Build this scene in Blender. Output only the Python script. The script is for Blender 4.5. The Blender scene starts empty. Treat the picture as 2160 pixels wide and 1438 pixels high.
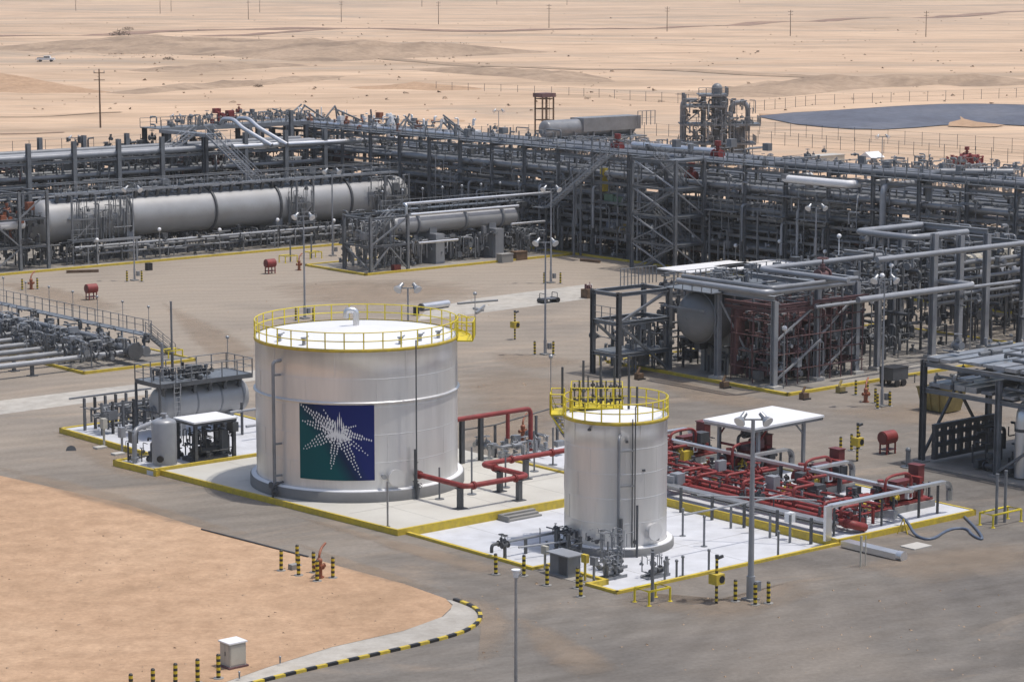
import bpy, math, random
from mathutils import Vector, Matrix, noise
PI = math.pi
random.seed(7)
SC = bpy.context.scene
COL = SC.collection
# ------------------------------------------------------------------ camera
F, CX, CY, HC, YH = 5200.0, 1080.0, 719.0, 33.0, -80.0     # photograph pixels / camera height in metres
PITCH = math.atan((CY - YH) / F)
cam = bpy.data.cameras.new('camera')
cam.sensor_width = 36.0
cam.lens = 36.0 * F / 2160.0
cam.clip_start = 1.0
cam.clip_end = 20000.0
co = bpy.data.objects.new('camera', cam)
co.location = (0, 0, HC)
co.rotation_euler = (PI / 2 - PITCH, 0, 0)
COL.objects.link(co)
SC.camera = co
# ------------------------------------------------------------------ sky, sun, exposure
SUN_EL = math.radians(73.0)
w = bpy.data.worlds.new('World'); SC.world = w; w.use_nodes = True
nt = w.node_tree; nt.nodes.clear()
sky = nt.nodes.new('ShaderNodeTexSky'); sky.sky_type = 'NISHITA'
sky.sun_disc = False; sky.sun_elevation = SUN_EL; sky.sun_rotation = math.radians(90)
sky.air_density = 1.0; sky.dust_density = 3.0; sky.ozone_density = 1.0
bg = nt.nodes.new('ShaderNodeBackground'); bg.inputs[1].default_value = 0.15
wo = nt.nodes.new('ShaderNodeOutputWorld')
nt.links.new(sky.outputs[0], bg.inputs[0]); nt.links.new(bg.outputs[0], wo.inputs[0])
sl = bpy.data.lights.new('sun', 'SUN'); sl.energy = 3.0; sl.angle = math.radians(0.53); sl.color = (1.0, 0.95, 0.87)
so = bpy.data.objects.new('sun', sl); so.rotation_euler = (0, PI / 2 - SUN_EL, 0); so.location = (60, 100, 200)
COL.objects.link(so)
SC.view_settings.view_transform = 'Standard'; SC.view_settings.look = 'None'
SC.view_settings.exposure = 0.0; SC.view_settings.gamma = 1.0
SC.view_settings.use_curve_mapping = False
# ------------------------------------------------------------------ site frame: u right-and-away, v left-and-away, z up
TH = math.radians(40); CT, ST = math.cos(TH), math.sin(TH)
cp, sp = math.cos(PITCH), math.sin(PITCH)
def ray(px, py):
    a = (px - CX) / F; b = -(py - CY) / F
    return (a, cp + b * sp, -sp + b * cp)
def G(px, py, z=0.0):                       # pixel -> world point on the level z
    d = ray(px, py); t = (z - HC) / d[2]
    return (d[0] * t, d[1] * t, z)
OX, OY, _ = G(1310, 1250)
def toS(p):
    dx, dy = p[0] - OX, p[1] - OY
    return (dx * CT + dy * ST, -dx * ST + dy * CT, p[2])
def toW(p):
    return (OX + p[0] * CT - p[1] * ST, OY + p[0] * ST + p[1] * CT, p[2])
def S(px, py, z=0.0): return toS(G(px, py, z))
CAMS = toS((0, 0, HC))
def along(p, axis, px):                     # from site point p run along u or v until the picture column px
    W0 = toW(p); d = (CT, ST) if axis == 'u' else (-ST, CT)
    k = (px - CX) / F
    dep0 = W0[1] * cp - (W0[2] - HC) * sp
    t = (k * dep0 - W0[0]) / (d[0] - k * d[1] * cp)
    return (p[0] + t, p[1], p[2]) if axis == 'u' else (p[0], p[1] + t, p[2])
# ------------------------------------------------------------------ mesh builder (site coordinates)
def V3(p): return Vector(p)
class MB:
    def __init__(s): s.v = []; s.f = []; s.s = []
    def add(s, vs, fs, smooth=False):
        o = len(s.v); s.v.extend([tuple(p) for p in vs])
        s.f.extend([tuple(i + o for i in f) for f in fs]); s.s.extend([smooth] * len(fs)); return s
    def box(s, a, b):
        x0, x1 = sorted((a[0], b[0])); y0, y1 = sorted((a[1], b[1])); z0, z1 = sorted((a[2], b[2]))
        return s.add([(x0,y0,z0),(x1,y0,z0),(x1,y1,z0),(x0,y1,z0),(x0,y0,z1),(x1,y0,z1),(x1,y1,z1),(x0,y1,z1)],
                     [(0,3,2,1),(4,5,6,7),(0,1,5,4),(1,2,6,5),(2,3,7,6),(3,0,4,7)])
    def cbox(s, c, d): return s.box((c[0]-d[0]/2, c[1]-d[1]/2, c[2]), (c[0]+d[0]/2, c[1]+d[1]/2, c[2]+d[2]))
    def beam(s, p, q, w=.2, h=None):
        h = h or w; p = V3(p); q = V3(q); d = q - p
        if d.length < 1e-6: return s
        d.normalize(); up = Vector((0,0,1)) if abs(d.z) < .99 else Vector((0,1,0))
        x = d.cross(up).normalized() * (w/2); y = x.cross(d).normalized() * (h/2)
        return s.add([p-x-y,p+x-y,p+x+y,p-x+y,q-x-y,q+x-y,q+x+y,q-x+y],
                     [(0,1,2,3),(7,6,5,4),(0,4,5,1),(1,5,6,2),(2,6,7,3),(3,7,4,0)])
    def ibeam(s, p, q, w=.25, h=None):      # rolled steel section: two flanges and a web
        h = h or w; p = V3(p); q = V3(q); d = (q-p).normalized()
        up = Vector((0,0,1)) if abs(d.z) < .99 else Vector((0,1,0))
        x = d.cross(up).normalized(); y = x.cross(d).normalized(); t = max(.02, h*.1)
        for sg in (-1, 1):
            o = y*(h/2-t/2)*sg; s.beam(p+o, q+o, w, t)
        return s.beam(p, q, t, h-2*t-.002)
    def cyl(s, p, q, r, n=10, r2=None, caps=True):
        p = V3(p); q = V3(q); r2 = r if r2 is None else r2; d = (q-p)
        if d.length < 1e-6: return s
        d.normalize(); up = Vector((0,0,1)) if abs(d.z) < .9 else Vector((1,0,0))
        x = d.cross(up).normalized(); y = d.cross(x)
        A = [p + (x*math.cos(2*PI*i/n)+y*math.sin(2*PI*i/n))*r for i in range(n)]
        B = [q + (x*math.cos(2*PI*i/n)+y*math.sin(2*PI*i/n))*r2 for i in range(n)]
        s.add(A+B, [(i,(i+1)%n,n+(i+1)%n,n+i) for i in range(n)], True)
        if caps:
            s.add(A, [tuple(range(n-1,-1,-1))]); s.add(B, [tuple(range(n))])
        return s
    def tube(s, pts, r, n=8, bend=None, closed=False, caps=True):
        P = [V3(p) for p in pts]
        if bend is None: bend = r*2.6
        if not closed and bend > 0 and len(P) > 2:
            Q = [P[0]]
            for i in range(1, len(P)-1):
                a = P[i-1]-P[i]; b = P[i+1]-P[i]; L = min(bend, a.length*.48, b.length*.48)
                if a.length < 1e-6 or b.length < 1e-6: continue
                a0 = P[i]+a.normalized()*L; b0 = P[i]+b.normalized()*L
                for k in range(5):
                    t = k/4; Q.append(a0*(1-t)**2 + P[i]*2*t*(1-t) + b0*t*t)
            Q.append(P[-1]); P = Q
        m = len(P); rings = []; x = None
        for i in range(m):
            if closed: d = P[(i+1)%m]-P[i-1]
            else: d = P[min(i+1,m-1)]-P[max(i-1,0)]
            d.normalize()
            if x is None:
                up = Vector((0,0,1)) if abs(d.z) < .9 else Vector((1,0,0)); x = d.cross(up).normalized()
            else:
                x = (x - d*x.dot(d)); x = x.normalized() if x.length > 1e-6 else d.orthogonal().normalized()
            y = d.cross(x)
            rings.append([P[i]+(x*math.cos(2*PI*k/n)+y*math.sin(2*PI*k/n))*r for k in range(n)])
        vs = [p for rg in rings for p in rg]; fs = []
        for i in range(m if closed else m-1):
            j = (i+1) % m
            fs += [(i*n+k, i*n+(k+1)%n, j*n+(k+1)%n, j*n+k) for k in range(n)]
        s.add(vs, fs, True)
        if caps and not closed:
            s.add(rings[0], [tuple(range(n-1,-1,-1))]); s.add(rings[-1], [tuple(range(n))])
        return s
    def lathe(s, c, prof, n=32, axis='z', a0=0, a1=2*PI, smooth=True):
        full = abs(a1-a0-2*PI) < 1e-6; k = n if full else n+1; vs = []
        for r, h in prof:
            for i in range(k):
                a = a0+(a1-a0)*i/n; x, y = r*math.cos(a), r*math.sin(a)
                vs.append((c[0]+x,c[1]+y,c[2]+h) if axis == 'z' else (c[0]+h,c[1]+x,c[2]+y) if axis == 'u' else (c[0]+y,c[1]+h,c[2]+x))
        fs = []
        for j in range(len(prof)-1):
            for i in range(n):
                i2 = (i+1) % k
                fs.append((j*k+i, j*k+i2, (j+1)*k+i2, (j+1)*k+i))
        return s.add(vs, fs, smooth)
    def head(s, c, r, dep, sgn, axis='u', n=28):   # dished vessel end
        return s.lathe(c, [(r*math.cos(t), sgn*dep*math.sin(t)) for t in [i*PI/2/7 for i in range(7)]]+[(r*.02, sgn*dep)], n, axis)
    def prism(s, poly, z0, z1):
        n = len(poly)
        b = [(p[0],p[1],z0) for p in poly]; t = [(p[0],p[1],z1) for p in poly]
        s.add(b+t, [(i,(i+1)%n,n+(i+1)%n,n+i) for i in range(n)])
        return s.add(t, [tuple(range(n))]).add(b, [tuple(range(n-1,-1,-1))])
    def sheet(s, poly, z): return s.add([(p[0],p[1],z) for p in poly], [tuple(range(len(poly)))])
    def ball(s, c, r, n=10, sz=1.0):
        return s.lathe(c, [(max(r*.02,r*math.cos(t)), r*sz*math.sin(t)) for t in [-PI/2+PI*i/6 for i in range(7)]], n)
    def rail(s, pts, h=1.1, r=.03, step=1.5, closed=False, mid=True, toe=False, n=5):
        P = [V3(p) for p in pts]; seg = list(zip(P, P[1:]+([P[0]] if closed else [])))
        if not closed: seg = seg[:len(P)-1]
        for a, b in seg:
            L = (b-a).length; k = max(1, round(L/step))
            for i in range(k+1):
                q = a+(b-a)*(i/k); s.beam(q, q+Vector((0,0,h)), r*2, r*2)
            z = Vector((0,0,1))
            s.cyl(a+z*h, b+z*h, r*1.05, n, caps=False)
            if mid: s.cyl(a+z*h*.52, b+z*h*.52, r*.8, n, caps=False)
            if toe: s.beam(a+z*.07, b+z*.07, .015, .14)
        return s
    def flange(s, p, axis, r, t=.06):
        d = V3({'u':(1,0,0),'v':(0,1,0),'z':(0,0,1)}[axis])
        for o in (-t*.8, t*.8): s.cyl(V3(p)+d*(o-t/2), V3(p)+d*(o+t/2), r, 10)
        return s
    def valve(s, p, axis='u', k=.2, wheel=True):
        d = V3({'u':(1,0,0),'v':(0,1,0),'z':(0,0,1)}[axis]); p = V3(p)
        for sg in (-1, 1):
            s.cyl(p+d*sg*k*1.5, p+d*sg*k*1.2, k*1.25, 8); s.cyl(p+d*sg*k*1.2, p, k*.8, 8, k*.9, caps=False)
        up = Vector((0,0,1)) if axis != 'z' else Vector((0,-1,0))
        s.cyl(p, p+up*k*2.2, k*.5, 6); s.cyl(p+up*k*1.4, p+up*k*1.6, k*.9, 8)
        if wheel:
            s.cyl(p+up*k*2.2, p+up*k*3.6, k*.16, 5)
            x = up.orthogonal().normalized(); y = up.cross(x); c = p+up*k*3.3
            s.tube([c+(x*math.cos(i*PI/5)+y*math.sin(i*PI/5))*k*1.1 for i in range(10)], k*.14, 4, closed=True)
            s.beam(c-x*k*1.1, c+x*k*1.1, k*.16); s.beam(c-y*k*1.1, c+y*k*1.1, k*.16)
        else: s.cyl(p+up*k*2.2, p+up*k*3.4, k*.9, 10)
        return s
    def ladder(s, base, top_z, axis='u', w=.5, cage=False):
        d = V3((1,0,0) if axis == 'u' else (0,1,0))*(w/2); b = V3(base)
        for sg in (-1,1): s.beam(b+d*sg, Vector((b.x,b.y,top_z))+d*sg, .06)
        z = b.z+.3
        while z < top_z: s.cyl(Vector((b.x,b.y,z))-d, Vector((b.x,b.y,z))+d, .02, 4); z += .33
        return s
    def stair(s, a, b, w=.8, treads=True):
        a = V3(a); b = V3(b); d = (b-a); hd = Vector((d.x,d.y,0)).normalized(); sd = Vector((-hd.y,hd.x,0))*(w/2)
        for sg in (-1,1):
            s.beam(a+sd*sg, b+sd*sg, .06, .24)
            for hh in (1.0, .55): s.cyl(a+sd*sg+Vector((0,0,hh)), b+sd*sg+Vector((0,0,hh)), .028, 5)
            k = max(2, int(d.length/1.3))
            for i in range(k+1):
                q = a+d*(i/k)+sd*sg; s.beam(q, q+Vector((0,0,1.0)), .05)
        k = max(3, int(abs(d.z)/.2))
        for i in range(1, k):
            q = a+d*(i/k); s.beam(q-sd, q+sd, .24, .04)
        return s
# ------------------------------------------------------------------ objects
OBJ = {}
def props(o, label=None, cat=None, group=None, kind=None):
    if label: o['label'] = label
    if cat: o['category'] = cat
    if group: o['group'] = group
    if kind: o['kind'] = kind
    return o
ROOTS = []
def link(name, data, base, parent=None, pbase=None):
    o = bpy.data.objects.new(name, data); COL.objects.link(o)
    if parent is None:
        o.location = toW(base); o.rotation_euler = (0, 0, TH)
    else:
        o.parent = parent; o.location = (base[0]-pbase[0], base[1]-pbase[1], base[2]-pbase[2])
    OBJ[o.name] = base
    return o
def mesh_of(name, mb, base, mat):
    me = bpy.data.meshes.new(name)
    me.from_pydata([(p[0]-base[0], p[1]-base[1], p[2]-base[2]) for p in mb.v], [], mb.f)
    me.polygons.foreach_set('use_smooth', mb.s)
    me.materials.append(mat); me.update()
    return me
def thing(name, label, cat, base, group=None, kind=None):
    o = link(name, None, tuple(base)); o.empty_display_size = .3
    return props(o, label, cat, group, kind)
def solo(name, mb, mat, label, cat, base=None, group=None, kind=None):
    if base is None:
        base = (sum(p[0] for p in mb.v)/len(mb.v), sum(p[1] for p in mb.v)/len(mb.v), min(p[2] for p in mb.v))
    return props(link(name, mesh_of(name, mb, base, mat), base), label, cat, group, kind)
def part(t, name, mb, mat, kind=None, label=None):
    b = OBJ[t.name] if t.parent is None else OBJ[t.name]
    o = link(name, mesh_of(name, mb, b, mat), b, t, b)
    return props(o, label, None, None, kind)
def share(t, name, me, at):                 # a further alike piece that shares its mesh data
    b = OBJ[t.name]; o = bpy.data.objects.new(name, me); COL.objects.link(o)
    o.parent = t; o.location = (at[0]-b[0], at[1]-b[1], at[2]-b[2]); OBJ[o.name] = tuple(at); return o
def local_mesh(name, mb, mat): return mesh_of(name, mb, (0,0,0), mat)
def dup(root, base, label=None, rot=0.0, group=None):
    r = root.copy(); COL.objects.link(r); r.location = toW(base); r.rotation_euler = (0,0,TH+rot); OBJ[r.name] = tuple(base)
    if label: r['label'] = label
    if group: r['group'] = group
    for ch in list(root.children):
        c = ch.copy(); COL.objects.link(c); c.parent = r
        for g in list(ch.children):
            d = g.copy(); COL.objects.link(d); d.parent = c
    return r
# ------------------------------------------------------------------ materials
MATS = {}
def mat(name, col, rough=.55, metal=0.0, var=.12, scale=1.5, bump=0.0, tint=None, streak=False, spec=.5):
    m = bpy.data.materials.new(name); m.use_nodes = True; t = m.node_tree; b = t.nodes['Principled BSDF']
    b.inputs['Roughness'].default_value = rough; b.inputs['Metallic'].default_value = metal
    b.inputs['Specular IOR Level'].default_value = spec
    tc = t.nodes.new('ShaderNodeTexCoord'); mp = t.nodes.new('ShaderNodeMapping')
    if streak: mp.inputs['Scale'].default_value = (1, 1, .12)
    gm = t.nodes.new('ShaderNodeNewGeometry')
    nz = t.nodes.new('ShaderNodeTexNoise'); nz.inputs['Scale'].default_value = scale; nz.inputs['Detail'].default_value = 6
    nz.inputs['Roughness'].default_value = .65
    t.links.new(gm.outputs['Position'], mp.inputs['Vector']); t.links.new(mp.outputs[0], nz.inputs['Vector'])
    cr = t.nodes.new('ShaderNodeValToRGB'); cr.color_ramp.elements[0].position = .3; cr.color_ramp.elements[1].position = .7
    d = tint or tuple(c*(1-var*2) for c in col)
    cr.color_ramp.elements[0].color = (*d, 1); cr.color_ramp.elements[1].color = (*[min(1, c*(1+var*.5)) for c in col], 1)
    t.links.new(nz.outputs[0], cr.inputs[0]); t.links.new(cr.outputs[0], b.inputs['Base Color'])
    if bump:
        bp = t.nodes.new('ShaderNodeBump'); bp.inputs['Strength'].default_value = bump; bp.inputs['Distance'].default_value = .05
        n2 = t.nodes.new('ShaderNodeTexNoise'); n2.inputs['Scale'].default_value = scale*6; n2.inputs['Detail'].default_value = 5
        t.links.new(gm.outputs['Position'], n2.inputs['Vector']); t.links.new(n2.outputs[0], bp.inputs['Height'])
        t.links.new(bp.outputs[0], b.inputs['Normal'])
    MATS[name] = m
    return m
STEEL = mat('painted_steel', (.195,.205,.22), .45, .1, .18, .8)
DARK = mat('dark_steel', (.095,.10,.108), .5, .1, .2, .8)
GALV = mat('galvanised_steel', (.36,.37,.385), .38, .55, .14, 2.0)
PIPE = mat('grey_pipe', (.235,.245,.262), .4, .15, .14, .7)
PIPEL = mat('pale_grey_pipe', (.31,.322,.345), .4, .2, .1, .7)
SILV = mat('aluminium_cladding', (.70,.71,.73), .32, .75, .08, .5)
VESS = mat('vessel_paint', (.36,.365,.375), .42, .15, .08, .35, tint=(.30,.30,.30))
TANK = mat('tank_cladding', (.70,.69,.68), .36, .5, .085, .8, streak=True)
WHITE = mat('white_paint', (.74,.745,.755), .5, 0, .03, .5)
ROOFW = mat('tank_roof_white', (.72,.725,.74), .55, 0, .05, .35)
YEL = mat('yellow_paint', (.60,.45,.03), .6, 0, .1, 3.0, tint=(.40,.30,.06))
YELR = mat('yellow_rail_paint', (.70,.56,.03), .5, 0, .08, 2)
RED = mat('red_pipe_paint', (.25,.034,.032), .55, 0, .2, 2.5)
REDD = mat('dark_red_paint', (.15,.03,.03), .5, 0, .2, 1.2)
DVES = mat('shaded_vessel_paint', (.21,.212,.215), .45, .1, .1, .4)  # vessel grey darkened so the colour carries the shade on the separator dome
NET = mat('red_oxide_steel', (.15,.075,.078), .6, 0, .25, .9)
ORNG = mat('orange_paint', (.30,.10,.05), .5, 0, .15, 2)
BLACK = mat('black_rubber', (.022,.022,.024), .5, 0, .2, 3)
CONC = mat('concrete', (.27,.265,.255), .85, 0, .10, .5, .3)
PLINTH = mat('plinth_concrete', (.19,.19,.19), .85, 0, .1, .5, .3)
UPAD = mat('stained_concrete', (.30,.28,.25), .85, 0, .22, .25, .3, tint=(.15,.135,.12))
CONCL = mat('pale_concrete', (.46,.445,.415), .85, 0, .07, .35, .2)
PADW = mat('white_pad_coating', (.555,.57,.61), .75, 0, .045, .7, .1, tint=(.45,.46,.485))
PADC = mat('cream_pad_concrete', (.51,.50,.46), .8, 0, .05, .22, .15, tint=(.43,.415,.375))
BEIGE = mat('beige_panel', (.46,.44,.38), .6, 0, .08, 1)
MUST = mat('mustard_skip_paint', (.30,.235,.085), .6, 0, .2, 1.2)
WOOD = mat('weathered_wood', (.16,.10,.06), .8, 0, .25, 2)
BLUE = mat('blue_hose', (.10,.13,.19), .45, 0, .15, 2)
TANV = mat('tan_vessel_lagging', (.48,.44,.36), .5, .1, .1, .5)
GREEN = mat('green_equipment_paint', (.10,.17,.12), .5, 0, .2, 1)
GRATE = mat('platform_grating', (.20,.22,.245), .5, .3, .2, 4)
def stripes(name, a, b, period):
    m = bpy.data.materials.new(name); m.use_nodes = True; t = m.node_tree; p = t.nodes['Principled BSDF']
    p.inputs['Roughness'].default_value = .55
    tc = t.nodes.new('ShaderNodeTexCoord'); sx = t.nodes.new('ShaderNodeSeparateXYZ')
    md = t.nodes.new('ShaderNodeMath'); md.operation = 'MODULO'; md.inputs[1].default_value = period
    gt = t.nodes.new('ShaderNodeMath'); gt.operation = 'GREATER_THAN'; gt.inputs[1].default_value = period/2
    mx = t.nodes.new('ShaderNodeMixRGB'); mx.inputs[1].default_value = (*a,1); mx.inputs[2].default_value = (*b,1)
    t.links.new(tc.outputs['Object'], sx.inputs[0]); t.links.new(sx.outputs['Z'], md.inputs[0])
    t.links.new(md.outputs[0], gt.inputs[0]); t.links.new(gt.outputs[0], mx.inputs[0]); t.links.new(mx.outputs[0], p.inputs['Base Color'])
    return m
STRIPE = stripes('black_and_yellow_bands', (.03,.028,.025), (.60,.44,.03), .27)
def sand_mat(name, base, dark, light, stretch=(1,1,1), s1=.02, s2=.4, bump=.25, grey=None, rot=0.0, gs=.01, gpos=(.52,.68)):
    m = bpy.data.materials.new(name); m.use_nodes = True; t = m.node_tree; p = t.nodes['Principled BSDF']
    p.inputs['Roughness'].default_value = .95; p.inputs['Specular IOR Level'].default_value = .15
    g = t.nodes.new('ShaderNodeNewGeometry'); mp = t.nodes.new('ShaderNodeMapping'); mp.inputs['Scale'].default_value = stretch; mp.vector_type = 'TEXTURE' if rot else 'POINT'
    if rot: mp.inputs['Rotation'].default_value = (0,0,rot); mp.inputs['Scale'].default_value = tuple(1/k for k in stretch)
    t.links.new(g.outputs['Position'], mp.inputs[0])
    def nz(sc, det=6, ro=.6, dist=0):
        n = t.nodes.new('ShaderNodeTexNoise'); n.inputs['Scale'].default_value = sc; n.inputs['Detail'].default_value = det
        n.inputs['Roughness'].default_value = ro; n.inputs['Distortion'].default_value = dist
        t.links.new(mp.outputs[0], n.inputs['Vector']); return n
    a = nz(s1, 8, .62, .6); b = nz(s2, 6, .7)
    c1 = t.nodes.new('ShaderNodeValToRGB'); e = c1.color_ramp.elements
    e[0].position = .34; e[0].color = (*dark,1); e[1].position = .66; e[1].color = (*light,1)
    mm = c1.color_ramp.elements.new(.5); mm.color = (*base,1)
    t.links.new(a.outputs[0], c1.inputs[0])
    c2 = t.nodes.new('ShaderNodeValToRGB'); c2.color_ramp.elements[0].position = .28; c2.color_ramp.elements[1].position = .62
    c2.color_ramp.elements[0].color = (.72,.70,.68,1); c2.color_ramp.elements[1].color = (1,1,1,1)
    t.links.new(b.outputs[0], c2.inputs[0])
    mx = t.nodes.new('ShaderNodeMixRGB'); mx.blend_type = 'MULTIPLY'; mx.inputs[0].default_value = 1
    t.links.new(c1.outputs[0], mx.inputs[1]); t.links.new(c2.outputs[0], mx.inputs[2])
    last = mx
    if grey:
        g2 = nz(gs, 9, .66, 1.6); c3 = t.nodes.new('ShaderNodeValToRGB'); c3.color_ramp.elements[0].position = gpos[0]; c3.color_ramp.elements[1].position = gpos[1]
        c3.color_ramp.elements[0].color = (0,0,0,1); c3.color_ramp.elements[1].color = (.85,.85,.85,1)
        t.links.new(g2.outputs[0], c3.inputs[0]); last = t.nodes.new('ShaderNodeMixRGB'); last.inputs[2].default_value = (*grey,1)
        t.links.new(c3.outputs[0], last.inputs[0]); t.links.new(mx.outputs[0], last.inputs[1])
    t.links.new(last.outputs[0], p.inputs['Base Color'])
    bp = t.nodes.new('ShaderNodeBump'); bp.inputs['Strength'].default_value = bump; bp.inputs['Distance'].default_value = .15
    n3 = nz(s2*3, 6, .7); t.links.new(n3.outputs[0], bp.inputs['Height']); t.links.new(bp.outputs[0], p.inputs['Normal'])
    return m
DESERT = sand_mat('desert_sand', (.58,.42,.295), (.42,.31,.218), (.66,.485,.34), (.42,1.5,1), .016, .12, .4, grey=(.34,.275,.215), gpos=(.5,.66))
SAND = sand_mat('compacted_sand', (.462,.309,.200), (.40,.268,.172), (.49,.336,.222), (1,1,1), .07, .7, .3)
TRACK = sand_mat('dark_track', (.30,.20,.155), (.24,.165,.13), (.38,.26,.19), (1,1,1), .05, .5)
GRAVEL = sand_mat('gravelly_sand', (.38,.28,.20), (.27,.20,.145), (.46,.34,.245), (1,1,1), .05, .5, .6)
YARD = sand_mat('dusty_asphalt', (.180,.166,.150), (.148,.137,.127), (.215,.194,.172), (.4,1.3,1), .05, .5, .25, grey=(.36,.275,.20), rot=.5, gs=.06, gpos=(.53,.74))
def dust_far(m):                            # wind-blown dust lies thicker in the open yard away from the road
    t = m.node_tree; p = t.nodes['Principled BSDF']; src = p.inputs['Base Color'].links[0].from_socket
    g = t.nodes.new('ShaderNodeNewGeometry'); dt = t.nodes.new('ShaderNodeVectorMath'); dt.operation = 'DOT_PRODUCT'; dt.inputs[1].default_value = (-ST, CT, 0)
    nz = t.nodes.new('ShaderNodeTexNoise'); nz.inputs['Scale'].default_value = .05; nz.inputs['Detail'].default_value = 8; nz.inputs['Distortion'].default_value = 1.0
    t.links.new(g.outputs['Position'], dt.inputs[0]); t.links.new(g.outputs['Position'], nz.inputs['Vector'])
    v0 = -OX*ST+OY*CT
    mr_ = t.nodes.new('ShaderNodeMapRange'); mr_.inputs['From Min'].default_value = v0+8; mr_.inputs['From Max'].default_value = v0+110; mr_.inputs['To Max'].default_value = .95
    t.links.new(dt.outputs['Value'], mr_.inputs['Value'])
    ml = t.nodes.new('ShaderNodeMath'); ml.operation = 'MULTIPLY_ADD'; ml.inputs[1].default_value = 1.6; ml.inputs[2].default_value = -.72; ml.use_clamp = False
    t.links.new(nz.outputs[0], ml.inputs[0]); ad = t.nodes.new('ShaderNodeMath'); ad.operation = 'ADD'; ad.use_clamp = True
    t.links.new(mr_.outputs[0], ad.inputs[0]); t.links.new(ml.outputs[0], ad.inputs[1])
    mx = t.nodes.new('ShaderNodeMixRGB'); mx.inputs[2].default_value = (.335,.283,.228,1); k = t.nodes.new('ShaderNodeMath'); k.operation = 'MULTIPLY'; k.inputs[1].default_value = .8
    t.links.new(ad.outputs[0], k.inputs[0]); t.links.new(k.outputs[0], mx.inputs[0]); t.links.new(src, mx.inputs[1]); t.links.new(mx.outputs[0], p.inputs['Base Color'])
dust_far(YARD)
def tyre_rings(m, c, sc=.5, amt=.10):       # faint curved wheel marks of turning traffic and fine grit
    t = m.node_tree; p = t.nodes['Principled BSDF']; src = p.inputs['Base Color'].links[0].from_socket
    g = t.nodes.new('ShaderNodeNewGeometry'); mp = t.nodes.new('ShaderNodeMapping'); mp.inputs['Location'].default_value = (-c[0],-c[1],0); t.links.new(g.outputs['Position'], mp.inputs[0])
    wv = t.nodes.new('ShaderNodeTexWave'); wv.wave_type = 'RINGS'; wv.rings_direction = 'SPHERICAL'; wv.inputs['Scale'].default_value = sc; wv.inputs['Distortion'].default_value = 9; wv.inputs['Detail'].default_value = 5; wv.inputs['Detail Scale'].default_value = .6
    n1 = t.nodes.new('ShaderNodeTexNoise'); n1.inputs['Scale'].default_value = 3.5; n1.inputs['Detail'].default_value = 8; n1.inputs['Roughness'].default_value = .75
    t.links.new(mp.outputs[0], wv.inputs['Vector']); t.links.new(g.outputs['Position'], n1.inputs['Vector'])
    a = t.nodes.new('ShaderNodeMath'); a.operation = 'MULTIPLY_ADD'; a.inputs[1].default_value = amt; a.inputs[2].default_value = 1-amt*.5; t.links.new(wv.outputs['Fac'], a.inputs[0])
    b = t.nodes.new('ShaderNodeMath'); b.operation = 'MULTIPLY_ADD'; b.inputs[1].default_value = .8; b.inputs[2].default_value = .60; t.links.new(n1.outputs[0], b.inputs[0])
    k = t.nodes.new('ShaderNodeMath'); k.operation = 'MULTIPLY'; t.links.new(a.outputs[0], k.inputs[0]); t.links.new(b.outputs[0], k.inputs[1])
    sc2 = t.nodes.new('ShaderNodeVectorMath'); sc2.operation = 'SCALE'; t.links.new(src, sc2.inputs[0]); t.links.new(k.outputs[0], sc2.inputs['Scale']); t.links.new(sc2.outputs[0], p.inputs['Base Color'])
tyre_rings(YARD, G(840,1290), .13, .09); tyre_rings(SAND, G(200,900), .1, .05)
DRIFT = sand_mat('drifted_sand', (.36,.288,.222), (.30,.24,.185), (.40,.315,.24), (1,1,1), .1, .7, .2)
def drift_alpha(m):
    t = m.node_tree; p = t.nodes['Principled BSDF']; at = t.nodes.new('ShaderNodeAttribute'); at.attribute_name = 'fall'
    g = t.nodes.new('ShaderNodeNewGeometry'); mp = t.nodes.new('ShaderNodeMapping'); mp.vector_type = 'TEXTURE'; mp.inputs['Rotation'].default_value = (0,0,.6); mp.inputs['Scale'].default_value = (2.6,.8,1); t.links.new(g.outputs['Position'], mp.inputs[0])
    n = t.nodes.new('ShaderNodeTexNoise'); n.inputs['Scale'].default_value = .45; n.inputs['Detail'].default_value = 9; n.inputs['Roughness'].default_value = .68; n.inputs['Distortion'].default_value = .6; t.links.new(mp.outputs[0], n.inputs['Vector'])
    a = t.nodes.new('ShaderNodeMath'); a.operation = 'MULTIPLY_ADD'; a.inputs[1].default_value = 2.2; a.inputs[2].default_value = -1.25; t.links.new(n.outputs[0], a.inputs[0])
    b = t.nodes.new('ShaderNodeMath'); b.operation = 'MULTIPLY_ADD'; b.inputs[1].default_value = 1.25; t.links.new(at.outputs['Fac'], b.inputs[0]); t.links.new(a.outputs[0], b.inputs[2])
    r = t.nodes.new('ShaderNodeMapRange'); r.inputs['From Min'].default_value = .0; r.inputs['From Max'].default_value = .9; r.inputs['To Max'].default_value = .5; t.links.new(b.outputs[0], r.inputs['Value']); t.links.new(r.outputs[0], p.inputs['Alpha'])
drift_alpha(DRIFT)
APRON = sand_mat('dusty_concrete_apron', (.43,.41,.375), (.36,.34,.31), (.48,.45,.40), (1,1,1), .12, .9, .2)
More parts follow.
